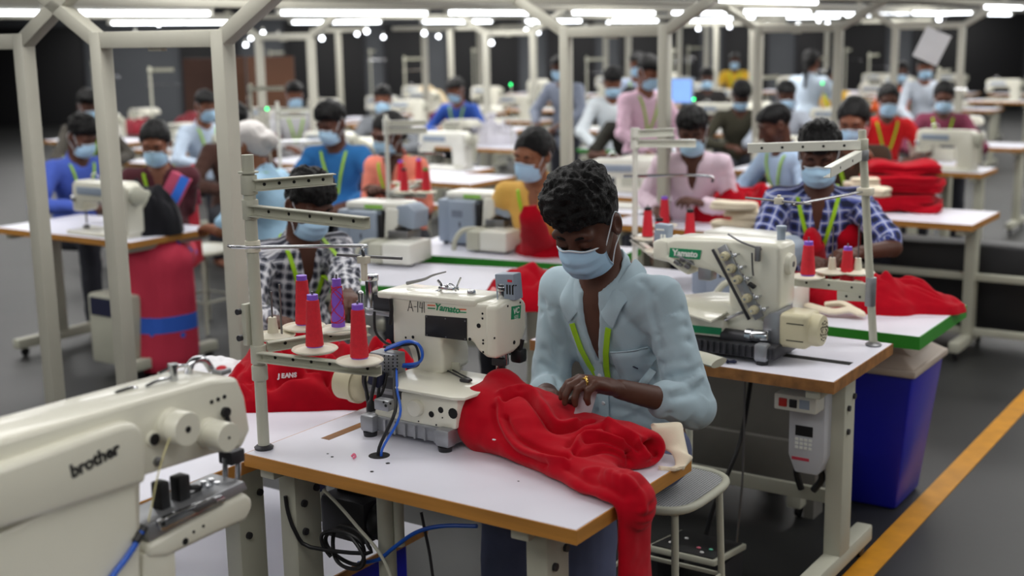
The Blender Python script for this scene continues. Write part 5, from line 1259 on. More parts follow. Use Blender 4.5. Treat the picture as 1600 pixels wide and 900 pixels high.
# ---- the man at the A-141 machine
PI = math.pi
HL, HRZ, HSC = (-.385, 1.0), PI-.08, 1.08
wl = toP(ony(968, 608, .57), HL, HRZ, HSC); wr_ = toP(ony(850, 618, .59), HL, HRZ, HSC)
hero, hi_ = person('man in pale blue button shirt with curly black hair sewing red fleece', HL, HRZ, sc=HSC, hip=.595, lean=.27, roll=.045, twist=-.05, nlean=.48, hyaw=.16, hpitch=.58, hroll=.02,
    hl=wl, hr=wr_, pl=(-.55, -.8, -.9), pr=(.45, -.5, -1), shirt=M['chambray'], sleeve='roll', skin='skind', hair='curly', h=.005, seed=4, trousers=M['jeans'], vneck=.17, curl=.95, wr=.009, armw=.35, collar=True, lany='low', hw=.84, thumb=.8,
    hupl=(.1, .35, 1), hupr=(0, .3, 1))
def hseg(mb_pts, r, name, m, par, n=8, sub=3, flat=None, up=None):
    mb = MB().tube([Vector(p) for p in mb_pts], r, n, sub=sub, flat=flat, up=up); o = mb.build(name, m, par); o.data.transform(Matrix.Scale(HSC, 4)); return o
fr = hi_['front']; sc_h = HSC; shirt_o = [c for c in bpy.data.objects if c.parent is hero and c.name.startswith('shirt')][0]
# collar flaps, placket, buttons, pocket of the shirt
Nk, hd_, hf, hx = hi_['Nk'], hi_['d'], hi_['f'], hi_['xs']
for e in (-1, 1):
    a = Nk+hx*e*.070-hf*.055+hd_*.038; b = Nk+hx*e*.078-hf*.0+hd_*.030; c = Nk+hx*e*.060+hf*.055-hd_*.01; d_ = Nk+hx*e*.034+hf*.088-hd_*.06
    a2 = Nk+hx*e*.085-hf*.075-hd_*.012; b2 = Nk+hx*e*.112-hf*.0-hd_*.022; c2 = fr(e*.105, .46, .010); d2 = fr(e*.075, .40, .010)
    rows = [[a, b, c, d_], [a*.5+a2*.5+hx*e*.006, b*.5+b2*.5+hx*e*.010+hd_*.006, c*.5+c2*.5+hf*.010, d_*.5+d2*.5+hf*.006], [a2, b2, c2, d2]]
    rows = [[Vector(p) for p in crom(r_, 5)] for r_ in rows]; V = [p for r_ in rows for p in r_]; n = len(rows[0]); Q = [(i*n+j, i*n+j+1, (i+1)*n+j+1, (i+1)*n+j) for i in range(2) for j in range(n-1)]
    V = np.array([tuple(v) for v in V]); o = nmesh('collar', V, np.array(Q), M['chambray'], shirt_o, HSC)
    md = o.modifiers.new('thickness', 'SOLIDIFY'); md.thickness = .004; md.offset = 0; md = o.modifiers.new('soft', 'SUBSURF'); md.levels = md.render_levels = 2
pk = [fr(.004, t, .0035) for t in np.linspace(.30, .02, 10)]
mb = MB().ribbon([Vector(p) for p in pk], .016, Vector(hx), .0014); o = mb.build('button_placket', M['chambray'], shirt_o); o.data.transform(Matrix.Scale(HSC, 4))
for t in (.255, .175, .095, .03):
    p = fr(.004, t, .006); mb = MB().cyl(p-hf*.001, p+hf*.0018, .0058, n=14, bev=.0006); o = mb.build('button', M['white'], shirt_o); o.data.transform(Matrix.Scale(HSC, 4))
P = [fr(-.055-.085*a, .335-.115*b+(.018*abs(a-.5)*2 if b == 1 else 0), .0045) for a, b in [(x, y) for y in np.linspace(0, 1, 6) for x in np.linspace(0, 1, 6)]]
o = nmesh('chest_pocket', np.array(P), np.array([(i*6+j, i*6+j+1, (i+1)*6+j+1, (i+1)*6+j) for i in range(5) for j in range(5)]), M['chambray'], shirt_o, HSC)
md = o.modifiers.new('thickness', 'SOLIDIFY'); md.thickness = .0035; md.offset = 0
mb = MB().tube([Vector(fr(-.055-.085*a, .336, .0068)) for a in np.linspace(0, 1, 8)], .002, 6); o = mb.build('pocket_hem', M['chambray'], shirt_o); o.data.transform(Matrix.Scale(HSC, 4))
p = fr(-.10, .285, .007); mb = MB().tube([Vector(p+hx*.01+hd_*.004), Vector(p), Vector(p-hx*.012-hd_*.004)], .0018, 6); o = mb.build('pocket_emblem', M['navy'], shirt_o); o.data.transform(Matrix.Scale(HSC, 4))
# badge sleeve in the left hand, ring on the finger
WL, EL = hi_['WL'], hi_['EL']; Fm = frame(WL-EL, (.1, .35, 1))
p = WL+Fm[:, 1]*.09-Fm[:, 2]*.055; mb = MB().box(p, (.05, .003, .075), rot=Matrix((Fm[:, [1, 0, 2]]).tolist()), bev=.001); o = mb.build('badge_sleeve', M['badge'], hero); o.data.transform(Matrix.Scale(HSC, 4))
p = WL+Fm[:, 1]*.118+Fm[:, 0]*-.0095+Fm[:, 2]*-.003
mb = MB().lathe([(.0098, -.003), (.0116, -.002), (.0116, .002), (.0098, .003), (.0092, 0), (.0098, -.003)], p, Fm[:, 1]-.3*Fm[:, 2], 20).sph(p+Fm[:, 2]*.0115, .0042, u=10, v=8); o = mb.build('finger_ring', M['gold'], hero); o.data.transform(Matrix.Scale(HSC, 4))

# ---- the garment under the needle
lo, hi = (-.64, .06, .33), (.16, .68, 1.0)
g = Sdf(lo, hi, .0042); Z = (0, 0, 1); X = (1, 0, 0)
g.rc((-.535, .475, .905), (-.53, .40, .86), .040, .062, k=.05).rc((-.53, .40, .86), (-.505, .375, .835), .062, .066, k=.05)
g.rc((-.53, .50, .922), (-.40, .47, .87), .032, .045, k=.05).rc((-.40, .47, .87), (-.16, .49, .822), .045, .042, k=.05)
g.rc((-.50, .40, .85), (-.34, .40, .845), .085, .090, k=.05, fl=(Z, 1.2)).rc((-.34, .40, .828), (-.16, .42, .814), .092, .085, k=.05, fl=(Z, 1.6))
g.rc((-.16, .43, .822), (-.10, .465, .82), .080, .070, k=.04, fl=(Z, 1.35))
g.rc((-.42, .345, .82), (-.20, .30, .815), .05, .062, k=.05, fl=(Z, 1.4)).rc((-.20, .31, .810), (-.09, .25, .804), .075, .072, k=.04, fl=(Z, 2.3)).rc((-.09, .25, .804), (-.012, .225, .802), .072, .07, k=.015, fl=(Z, 3.2))
pv = None
for t in np.linspace(0, PI/2, 6):
    q = (-.012+.034*math.sin(t), .225, .768+.034*math.cos(t))
    if pv is not None: g.rc(pv, q, .07, .07, k=.012, fl=((math.sin(t-.15), 0, math.cos(t-.15)), 3.4))
    pv = q
g.rc(pv, (.022, .225, .55), .07, .072, k=.012, fl=(X, 3.4)).rc((.022, .225, .55), (.028, .21, .36), .072, .076, k=.02, fl=(X, 3.0))
g.full(lambda X_, Y_, Z_: np.where((X_ < .0) & (Y_ > .0), .7815-Z_, -1.)+0*Z_, 'i')
# hollow of the waist opening on the right
g.rc((.03, .455, .825), (-.08, .455, .828), .046, .02, k=.02, op='s')
cam_l = np.array(tuple(loc((0, 0, H))))
def shot(px, py):
    a = np.array(tuple(loc(tuple(Vector(ray(px, py))*1.8+Vector((0, 0, H)))))); dr = a-cam_l; dr /= np.linalg.norm(dr); return g.hit(a, dr, 2.6, 1600)
V, Q = g.mesh(2); N = vnorm(V, Q)
def crease(pts, w, dep):
    P = [shot(730+x/4.0917, 580+y/4.0909) for x, y in pts]; P = [p for p in P if p is not None]
    if len(P) < 2: return
    P = np.array([tuple(p) for p in crom([Vector(p) for p in P], 6)]); global V
    best = np.full(len(V), 9.)
    for p, q in zip(P[:-1], P[1:]):
        ab = q-p; t = np.clip(((V0-p) @ ab)/max(ab @ ab, 1e-9), 0, 1); best = np.minimum(best, np.linalg.norm(V0-p-t[:, None]*ab, axis=1))
    V = V+N*(dep*np.exp(-(best/w)**2))[:, None]
V0 = V.copy()
big = ridge(np.stack([V0[:, 0]*5+V0[:, 1]*4, V0[:, 1]*15-V0[:, 0]*3, V0[:, 2]*8], 1), 2)-.45
V = V+N*(.005*big*np.clip((-.06-V0[:, 0])/.1, .15, 1))[:, None]
V = V+N*(.003*fbm(V0*22, 2))[:, None]
for pts, w, d_ in (
    ([(230, 185), (330, 152), (400, 175), (450, 240), (520, 340), (580, 382), (680, 362), (800, 320)], .008, -.020),
    ([(215, 150), (330, 120), (420, 140), (480, 220), (540, 310), (600, 345), (690, 330)], .014, .013),
    ([(205, 190), (215, 310), (280, 430), (370, 505), (520, 560), (620, 575)], .011, .013),
    ([(245, 300), (290, 400), (380, 470), (540, 525), (640, 545)], .010, -.012),
    ([(180, 230), (190, 340), (250, 460), (340, 545), (500, 590)], .010, -.010),
    ([(700, 470), (720, 430), (800, 405), (900, 420), (990, 450)], .009, .012),
    ([(690, 500), (720, 525), (850, 500), (950, 520), (1010, 570)], .010, -.014),
    ([(640, 470), (680, 440), (760, 380), (840, 350)], .008, -.012),
    ([(760, 450), (860, 440), (960, 470), (1040, 510)], .007, -.012),
    ([(870, 340), (920, 395), (1010, 430), (1100, 500)], .008, -.016),
    ([(900, 320), (1000, 380), (1100, 440)], .012, .012),
    ([(1040, 520), (1050, 590), (1110, 640), (1180, 630)], .012, -.022),
    ([(1090, 460), (1150, 550), (1200, 610)], .008, .012),
    ([(1120, 450), (1200, 530), (1290, 570)], .008, -.014),
    ([(760, 640), (860, 640), (960, 680), (1060, 760)], .014, .008),
    ([(640, 620), (760, 690), (900, 740), (1000, 800)], .012, -.008),
    ([(1010, 680), (1090, 760), (1130, 880)], .012, .007)):
    crease(pts, w*.85, d_*1.25)
V = lap(V, Q, .25)
gm = nmesh('red_garment', V, Q, M['red'], None); place(gm, (0, 0, 0)); tag(gm, 'red fleece garment under the A-141 machine with one leg hanging off the table', 'garment')
# cream rib waistband
OUT = [((1165, 345), .585), ((1265, 330), .60), ((1370, 318), .60), ((1392, 420), .575), ((1420, 535), .545), ((1446, 552), .53), ((1395, 640), .50), ((1345, 700), .465), ((1280, 690), .455), ((1215, 668), .45)]
INN = [((1168, 350), .575), ((1180, 400), .56), ((1192, 450), .55), ((1235, 495), .535), ((1300, 525), .52), ((1322, 565), .505), ((1325, 605), .49), ((1300, 640), .475), ((1265, 660), .465), ((1215, 665), .45)]
def px6(q): (x, y), c = q; return ony(730+x/4.0917, 580+y/4.0909, c)
A = crom([px6(q) for q in OUT], 4); B = crom([px6(q) for q in INN], 4); n = len(A); W = []
for i in range(n):
    for j in range(7):
        t = j/6; p = A[i].lerp(B[i], t); p = p+Vector((.014, -.006, .010))*math.sin(PI*t)+Vector((0, 0, .003*math.sin(i*.6+j))); p.z = max(p.z, .784) if p.x < .02 else p.z; W.append(tuple(p))
Q7_ = np.array([(i*7+j, i*7+j+1, (i+1)*7+j+1, (i+1)*7+j) for i in range(n-1) for j in range(6)])
wb_ = nmesh('waistband', np.array(W), Q7_, M['cream'], gm); md = wb_.modifiers.new('thickness', 'SOLIDIFY'); md.thickness = .006; md.offset = -1; md = wb_.modifiers.new('soft', 'SUBSURF'); md.levels = md.render_levels = 1
wb_['label'] = 'cream rib waistband'
p = shot(773, 687)
if p is not None: MB().box(p, (.012, .003, .003), rot=(0, 0, .2)).build('care_tag', M['white'], gm)

# ---- folds pressed into a garment along lines of the cloth
from mathutils.bvhtree import BVHTree
def creases(o, lines, fx, fy):
    bpy.context.view_layer.update(); mw = o.matrix_world.copy() if o.parent is None else (Matrix.Translation(o.parent.location) @ o.parent.rotation_euler.to_matrix().to_4x4())
    me = o.data; n = len(me.vertices); V = np.empty(n*3); me.vertices.foreach_get('co', V); V = V.reshape(-1, 3); N = np.empty(n*3); me.vertices.foreach_get('normal', N); N = N.reshape(-1, 3)
    bv = BVHTree.FromPolygons([Vector(v) for v in V], [tuple(p.vertices) for p in me.polygons]); inv = mw.inverted(); c = inv @ Vector((0, 0, H)); D = np.zeros(n)
    for pts, w, dep in lines:
        P = []
        for x, y in pts:
            q = inv @ (Vector((0, 0, H))+Vector(ray(fx(x), fy(y)))); h = bv.ray_cast(c, (q-c).normalized())
            if h[0] is not None: P.append(h[0])
        if len(P) < 2: continue
        P = np.array([tuple(p) for p in crom(P, 5)]); best = np.full(n, 9.)
        for p, q in zip(P[:-1], P[1:]):
            ab = q-p; t = np.clip(((V-p) @ ab)/max(ab @ ab, 1e-9), 0, 1); best = np.minimum(best, np.linalg.norm(V-p-t[:, None]*ab, axis=1))
        D = np.where(np.abs(dep*np.exp(-(best/w)**2)) > np.abs(D), dep*np.exp(-(best/w)**2), D)
    V += N*D[:, None]; me.vertices.foreach_set('co', V.ravel()); me.update()
creases(shirt_o, [(p, w*1.5, d_*.8) for p, w, d_ in (
    ([(590, 100), (598, 180), (612, 260), (600, 340)], .007, -.012), ([(600, 190), (680, 152), (718, 135)], .008, -.011), ([(605, 222), (690, 196), (725, 190)], .008, -.011), ([(612, 262), (700, 238), (732, 228)], .008, -.013),
    ([(615, 305), (690, 292), (735, 272)], .008, -.013), ([(640, 345), (690, 332), (735, 312)], .008, -.011), ([(650, 398), (700, 386), (738, 360)], .008, -.012), ([(640, 375), (690, 358), (730, 338)], .007, .007),
    ([(480, 105), (520, 180), (562, 222)], .009, -.008), ([(560, 70), (600, 112)], .007, -.007), ([(582, 230), (562, 300), (525, 342)], .010, -.011), ([(600, 345), (540, 332), (465, 312)], .009, -.010), ([(470, 230), (500, 290), (560, 310)], .010, -.008),
    ([(330, 150), (350, 210), (372, 262)], .008, -.010), ([(285, 130), (300, 200), (330, 252)], .009, -.012), ([(245, 232), (290, 262), (326, 302)], .008, -.011), ([(240, 300), (280, 302), (322, 322)], .007, -.010), ([(236, 330), (290, 342)], .007, -.009),
    ([(440, 440), (540, 450), (640, 448)], .009, -.010), ([(400, 418), (500, 430), (600, 470)], .009, -.010), ([(540, 20), (620, 42), (682, 72)], .005, -.006), ([(318, 230), (325, 290), (330, 360)], .008, -.012), ([(380, 300), (400, 350), (440, 380)], .009, -.009), ([(250, 180), (280, 160), (310, 150)], .008, -.008)
    )], lambda x: 690+x/1.8, lambda y: 400+y/1.8)

def onmesh(o, px, py):
    mw = Matrix.Translation(o.location) @ o.rotation_euler.to_matrix().to_4x4(); inv = mw.inverted(); bv = BVHTree.FromPolygons([v.co.copy() for v in o.data.vertices], [tuple(p.vertices) for p in o.data.polygons])
    c = inv @ Vector((0, 0, H)); q = inv @ (Vector((0, 0, H))+Vector(ray(px, py))); h = bv.ray_cast(c, (q-c).normalized()); return (h[0], h[1], inv) if h[0] is not None else None
for k_, ch in enumerate('JEANS'):
    h = onmesh(hp, 436+6.4*k_, 588-.5*k_)
    if h:
        n_ = h[1]; rt_ = h[2].to_3x3() @ Vector((.97, -.1, 0)); rt_ = (rt_-n_*rt_.dot(n_)).normalized(); text('white_lettering', ch, M['white'], hp, h[0]+n_*.002, rt_, n_.cross(rt_), .019, .0008, .0009)
# ---- other machines
def mb_part(name, m, par, fn): mb = MB(); fn(mb); return mb.build(name, m, par)
def grey_overlock(label, l, rz):
    t = thing('overlock_machine', label, 'sewing machine', l, rz, 'grey-cased overlock machines')
    MB().b2((0, .03, .012), (.078, .25, .235), bev=.012).build('side_cabinet', M['machg'], t)
    c = MB().b2((.082, 0, .012), (.235, .25, .235), bev=.014).build('cabinet_door', M['machg'], t)
    MB().b2((.105, -.0015, .15), (.17, .002, .185)).build('maker_label', mat('label_grey', (120, 130, 146), .5), c)
    MB().b2((.148, -.0015, .10), (.156, .002, .125)).build('door_handle', M['black'], c)
    MB().b2((.236, .02, .02), (.262, .22, .22), bev=.004).build('dark_gap_panel', M['black'], t)
    MB().prism([(.262, .10), (.275, .25), (.345, .25), (.335, .16), (.318, .15), (.315, .12)], .03, .2, 'xz', bev=.008).build('neck', M['machw'], t)
    MB().b2((.035, .05, .232), (.36, .215, .275), bev=.018, seg=3).build('top_arm', M['machw'], t)
    MB().b2((.15, .046, .243), (.25, .052, .262)).build('green_stripe', mat('lime_print', (150, 205, 90), .5), t)
    MB().prism([(.335, .17), (.325, .262), (.39, .27), (.435, .24), (.425, .15), (.39, .155)], .04, .19, 'xz', bev=.012).build('needle_head', M['machg'], t)
    MB().b2((.29, .02, .10), (.40, .16, .145), bev=.006).build('looper_guard', M['steel'], t)
    MB().b2((.262, .0, .012), (.30, .12, .10), bev=.006).build('bed', M['leg'], t)
    MB().b2((.27, -.14, .012), (.345, .06, .105), bev=.006).build('front_cover', M['leg'], t); MB().b2((.347, -.14, .012), (.50, .08, .11), bev=.008).build('work_table', M['machw'], t)
    MB().tube([(.30, -.02, .10), (.22, -.07, .10), (.185, -.10, .05), (.18, -.11, .0)], .013, 10).build('suction_pipe', M['leg'], t)
    mb = MB()
    for x in (.03, .2, .3, .47): mb.cyl((x, .06 if x < .3 else -.08, 0), (x, .06 if x < .3 else -.08, .014), .014, n=10)
    for x in (.03, .2): mb.cyl((x, .2, 0), (x, .2, .014), .014, n=10)
    mb.build('rubber_feet', M['black'], t); return t
grey_overlock('nearer grey-cased overlock machine with white head left of the yellow sari woman', at(524, 402, .78), R(9))
grey_overlock('farther grey-cased overlock machine beside the woman in yellow', at(680, 382, .78), R(5))
p = at(1072, 470, .78); grey_overlock('grey-cased overlock machine seen behind the diagonal tension knobs', (p.x-.02, max(p.y, 2.36), .78), R(-4))
def lockstitch(label, l, rz, m='mach', sc=1.):
    t = thing('lockstitch_machine', label, 'sewing machine', l, rz, 'cream lockstitch machines in the rows')
    mm = M[m]
    MB().b2((-.02, -.09, 0), (.46, .09, .022), bev=.006).build('bed_plate', mm, t)
    MB().prism([(.0, .125), (.012, .285), (.04, .30), (.44, .305), (.47, .28), (.475, .022), (.345, .022), (.335, .17), (.31, .19), (.10, .185), (.085, .125)], -.055, .06, 'xz', bev=.018, seg=2).build('arm', mm, t)
    MB().b2((.06, -.0605, .225), (.28, -.056, .268), bev=.002).build('maker_panel', M['machg'], t)
    MB().lathe([(0, 0), (.045, 0), (.052, .008), (.052, .03), (.03, .04), (0, .04)], (.475, 0, .235), (1, 0, 0), 22).build('hand_wheel', M['leg'], t)
    MB().lathe([(0, 0), (.016, .002), (.018, .012), (.008, .02), (0, .02)], (.03, -.056, .20), (0, -1, 0), 16).build('tension_knob', M['chrome'], t)
    MB().cyl((.05, 0, .05), (.05, 0, .13), .005, n=10).box((.05, -.004, .035), (.026, .03, .018), bev=.003).build('needle_bar', M['steel'], t)
    MB().b2((.36, .06, .05), (.47, .12, .25), bev=.012).build('control_box', M['leg'], t)
    MB().cyl((.1, .02, .30), (.1, .02, .325), .006, n=8).tube([(.1, .02, .325), (.14, .02, .34), (.16, .02, .31)], .003, 6).build('thread_guide', M['chrome'], t)
    return t
def cream_overlock(label, l, rz):
    t = thing('overlock_machine', label, 'sewing machine', l, rz, 'cream overlock machines in the rows')
    MB().prism([(.0, .0), (.0, .21), (.03, .24), (.30, .245), (.345, .21), (.345, .17), (.24, .16), (.22, .11), (.36, .10), (.36, .0)], 0, .22, 'xz', bev=.016).build('body', M['mach'], t)
    MB().b2((.05, -.004, .04), (.20, .002, .19), bev=.004).build('front_cover', M['leg'], t)
    MB().cyl((-.035, .11, .13), (0, .11, .13), .05, n=20, bev=.006).build('hand_wheel', M['leg'], t)
    MB().b2((.24, .02, .105), (.34, .12, .13), bev=.004).build('needle_plate', M['steel'], t)
    for i in range(4): MB().cyl((.06+.05*i, .0, .215), (.06+.05*i, -.022, .215), .011, n=12).build('tension_knob', M['chrome'], t)
    MB().cyl((.29, .08, .12), (.29, .08, .17), .006, n=8).build('needle_bar', M['steel'], t)
    MB().b2((.02, .02, -.0), (.34, .2, .004)).build('base', M['black'], t); return t
# ---- tables of the rows behind
def tb(px, py, label, lx=1.1, ly=.55, rz=0, edge='wood', z=.78):
    p = at(px, py, z); return table((p.x, p.y, 0), lx, ly, z, M[edge], label, rz=rz, bolts=False, rail=False)
tb(203, 379, 'white wood-edged table before the woman in the striped sari', 1.2, .62)
tb(735, 288, 'white wood-edged table right of the coral clad worker', 1.0, .60)
tb(812, 234, 'white wood-edged table carrying the tied plastic bag', 1.3, .6)
tb(1052, 238, 'white green-edged table before the worker in black shirt', 1.0, .55, edge='green')
tb(600, 336, 'white wood-edged table in front of the coral clad worker', 1.1, .6)
tb(1240, 372, 'white table under the broad red heap before the pink shirted man', 1.15, .62)
tb(1520, 352, 'white table carrying the folded red stack at the right', 1.05, .6)
tb(1214, 205, 'wood-edged table before the worker in dark green', 1.1, .55)
tb(840, 190, 'wood-edged table behind the tied plastic bag', 1.1, .55)
tb(560, 262, 'table with cream machines behind the checked shirt man', 1.2, .6)
tb(445, 213, 'table with maroon cloth left of the blue clad worker', 1.3, .6)
tb(330, 262, 'table behind the woman in the striped sari', 1.2, .6)
tb(1480, 262, 'table with cream machine right of the red clad woman', 1.1, .55)
tb(760, 178, 'table before the blue shirted worker', 1.1, .55)
tb(1330, 190, 'table before the far yellow sari', 1.1, .55)
tb(180, 225, 'table far on the left behind the nearest posts', 1.2, .6)
tb(960, 205, 'table before the white shirted worker', .9, .5)
tb(1420, 150, 'far table left of the hanging sheet', 1.1, .55)
tb(620, 190, 'far table between slim posts', 1.2, .6)
def under(p, lab, w=.66, dd=.46):
    if not ontable((p[0]+.2, p[1]), .02): table((p[0]+w*.82, p[1]-dd*.45, 0), w, dd, .78, M['wood'], 'table of the '+lab, bolts=False, rail=False)
LS = [('cream lockstitch machine on the table before the striped sari woman', 128, 362, 0, 'mach'), ('white lockstitch machine behind the checked shirt man', 480, 262, .1, 'machw'), ('cream lockstitch machine right of the coral clad worker', 660, 262, 0, 'machw'),
      ('cream lockstitch machine between the curly haired head and the pale thread stand', 925, 322, .2, 'machw'), ('cream lockstitch machine behind the broad red heap', 1215, 290, .3, 'mach'), ('cream lockstitch machine before the dark green worker', 1085, 205, 0, 'mach'),
      ('cream lockstitch machine at the right behind the red stack', 1432, 262, -.2, 'mach'), ('white lockstitch machine on the table with maroon cloth', 395, 210, 0, 'machw'), ('white lockstitch machine behind the striped sari woman', 278, 258, 0, 'machw'),
      ('white lockstitch machine on the far left table', 140, 220, 0, 'machw'), ('cream lockstitch machine before the far yellow sari', 1270, 186, 0, 'machw'), ('white lockstitch machine before the white shirted worker', 895, 200, .1, 'machw'),
      ('cream lockstitch machine on the far table left of the hanging sheet', 1380, 150, 0, 'machw'), ('white lockstitch machine between the slim posts', 575, 186, 0, 'machw'), ('white lockstitch machine left of the tied bag', 640, 176, 0, 'mach'), ('cream lockstitch machine behind the tied bag', 780, 186, 0, 'mach')]
ls0 = {}
for lab, px, py, a, m in LS:
    p = at(px, py, .78); under(p, lab)
    if m not in ls0: ls0[m] = lockstitch(lab, p, a, m)
    else: c = copy_tree(ls0[m]); place(c, p, a); c['label'] = lab
CO = [('cream overlock machine on the table behind the checked shirt man', 528, 262, 0), ('cream overlock box behind the coral clad worker right shoulder', 690, 226, 0), ('cream overlock machine left of the pink shirted man', 960, 300, .1), ('cream overlock machine under the red clad woman', 1420, 250, 0), ('cream overlock machine left of the pale headscarf', 315, 252, 0), ('cream overlock machine beside the worker in dark green', 1130, 198, 0), ('cream overlock machine right of the pale blue shirted worker', 1175, 262, .1)]
co0 = None
for lab, px, py, a in CO:
    p = at(px, py, .78); under(p, lab)
    if co0 is None: co0 = cream_overlock(lab, p, a)
    else: c = copy_tree(co0); place(c, p, a); c['label'] = lab
# ---- other people
def facecam(l, off=0.):
    w = wor((l[0], l[1], 0)); return math.atan2(-w.y, -w.x)-G-PI/2+off
def hz(px, py, z): return at(px, py, z)
def P(label, px, py, z, off=0., hl=None, hr=None, **k):
    hc = at(px, py, z); rz = facecam(hc, off)
    if hl is None: hl = (-.15, .36, .82 if z < 1.42 else .95)
    if hr is None: hr = (.15, .36, .82 if z < 1.42 else .95)
    k.setdefault('shirt', M['white']); k.setdefault('trousers', M['trouser']); k.setdefault('h', .014)
    return person(label, hc, rz, head=hc, hl=hl, hr=hr, **k)
P('man in black and white checked shirt bending over the red heap', 482, 318, 1.22, .40, hz(560, 540, .86), hz(425, 500, .86), lean=.30, hyaw=.18, hpitch=.50, nlean=.5, shirt=M['plaidbw'], skin='skind', hair='thick', h=.009, seed=11, vneck=.12, wr=.012, curl=.8, trousers=M['navy'], pl=(-.5, -.5, -1), pr=(.6, -.5, -1))
P('man in blue checked half-sleeve shirt holding up red cloth', 1280, 240, 1.34, .0, hz(1340, 395, .98), hz(1250, 405, .95), pl=(-1, -.1, -.6), pr=(1, -.1, -.6), lean=.24, hyaw=-.05, hpitch=.45, nlean=.42, shirt=M['plaidbl'], sleeve='half', skin='skind', hair='thick', h=.009, seed=12, vneck=.11, wr=.010, curl=.8)
P('woman in yellow sari with lime lanyard holding red cloth', 832, 240, 1.27, -.30, hz(868, 320, 1.02), hz(835, 315, 1.0), lean=.2, hyaw=-.25, hpitch=.35, hroll=-.12, shirt=cloth('mustard', (226, 178, 88)), sleeve='half', skin='skinl', hair='bun', fem=True, h=.010, seed=13, vneck=.13)
P('man in pale pink shirt leaning on the table', 1082, 205, 1.30, .0, (-.06, .33, .90), (.20, .26, .86), pl=(-.5, -.3, -1), pr=(.4, -.5, -1), lean=.42, hyaw=-.1, hpitch=.40, nlean=.55, shirt=cloth('palepink', (224, 202, 216)), skin='skind', hair='thick', h=.011, seed=14, vneck=.13, lany=False, stand_=True)
P('worker in coral pink top with dark blue mask', 606, 208, 1.28, -.5, (-.06, .28, .92), (.06, .30, .92), pl=(-.4, -.3, -1), pr=(.4, -.3, -1), girth=.9, lean=.22, hyaw=-.35, hpitch=.40, shirt=cloth('coral', (240, 140, 118)), sleeve='half', skin='skind', hair='bun', fem=True, h=.012, seed=15, vneck=.1)
P('woman in dark brown drape with black ponytail', 1334, 188, 1.29, .15, (-.10, .30, .90), (.22, .34, .92), pl=(-.4, -.3, -1), pr=(.4, -.3, -1), sc=1.12, lean=.25, hyaw=-.35, hpitch=.42, shirt=cloth('umber', (64, 46, 34)), sleeve='half', skin='skin', hair='tail', fem=True, h=.012, seed=16, vneck=.06)
P('man in bright blue shirt at the left edge', 128, 212, 1.25, .5, lean=.25, hyaw=.2, hpitch=.5, shirt=cloth('royal', (74, 98, 190)), skin='skind', hair='thick', seed=17)
P('person with pale head scarf turned away in sky blue drape', 388, 226, 1.27, -2.1, legs=False, lean=.2, hpitch=.3, mask=False, shirt=cloth('sky', (160, 196, 222)), sleeve='half', skin='skinl', hair=None, cap=cloth('scarf', (206, 202, 200)), fem=True, seed=18, vneck=.08)
P('worker in teal and blue top with mask behind the white thread stand', 518, 192, 1.31, -.3, lean=.2, hyaw=-.4, hpitch=.4, shirt=cloth('tealblue', (40, 104, 164)), skin='skind', hair='thick', seed=19)
P('worker in blue shirt sorting maroon cloth', 712, 140, 1.27, -.4, lean=.2, hyaw=-.3, hpitch=.45, shirt=cloth('midblue', (48, 84, 170)), skin='skin', hair='short', seed=20, sleeve='long', h=.016)
P('worker in white shirt bending beside a slim post', 957, 128, 1.40, .0, lean=.3, hyaw=.1, hpitch=.5, shirt=cloth('offwhite', (214, 222, 228)), skin='skin', hair='thick', seed=21, stand_=True, lany=False, h=.016)
P('worker in black shirt with lime lanyard before the green table', 985, 162, 1.25, .1, lean=.2, hyaw=.1, hpitch=.5, shirt=cloth('blackolive', (46, 46, 40)), skin='skind', hair='thick', seed=22, sleeve='half')
P('standing man in pink shirt looking down', 1014, 112, 1.54, .5, lean=.12, hyaw=.2, hpitch=.5, shirt=cloth('rosepink', (232, 196, 216)), skin='skin', hair='short', seed=23, stand_=True, h=.016)
P('worker in grey striped shirt left of the central frame', 876, 105, 1.50, -.5, lean=.1, hyaw=-.3, hpitch=.3, shirt=cloth('greystripe', (134, 142, 160)), skin='skind', hair='short', seed=24, stand_=True, h=.016, lany=False)
P('seated worker in dark green bending over cloth', 1158, 148, 1.27, .2, lean=.3, hyaw=0, hpitch=.75, shirt=cloth('darkgreen', (58, 56, 44)), skin='skind', hair='thick', seed=25, h=.016, lany=False)
P('masked worker in black beside the blue screen', 1105, 122, 1.27, .0, lean=.15, hpitch=.3, shirt=cloth('blackish', (44, 42, 42)), skin='skind', hair='short', seed=26, h=.016, lany=False)
P('woman in bright red sleeveless top', 1388, 155, 1.28, .2, lean=.15, hyaw=-.1, hpitch=.3, shirt=cloth('scarlet', (206, 24, 30)), sleeve='cap', skin='skind', hair='bun', fem=True, seed=27)
P('woman in white coat with long dark hair turned away', 1268, 95, 1.50, PI-.4, lean=.05, hpitch=.15, mask=False, shirt=cloth('whitecoat', (206, 222, 238)), skin='skin', hair='tail', fem=True, seed=28, stand_=True, lany=False, h=.016)
P('far woman in yellow sari with mask', 1300, 122, 1.27, .1, lean=.15, hpitch=.3, shirt=cloth('yellowsari', (220, 172, 60)), sleeve='half', skin='skind', hair='bun', fem=True, seed=29, h=.016)
P('far worker in yellow top under the tubes', 1148, 95, 1.35, .0, lean=.1, hpitch=.2, shirt=cloth('faryellow', (222, 178, 50)), skin='skind', hair='bun', fem=True, seed=30, h=.018)
P('worker in light blue shirt half hidden by a post', 1210, 195, 1.27, -.9, lean=.2, hyaw=-.3, hpitch=.4, shirt=cloth('lightblue', (172, 196, 224)), skin='skind', hair='short', seed=31, mask=False)
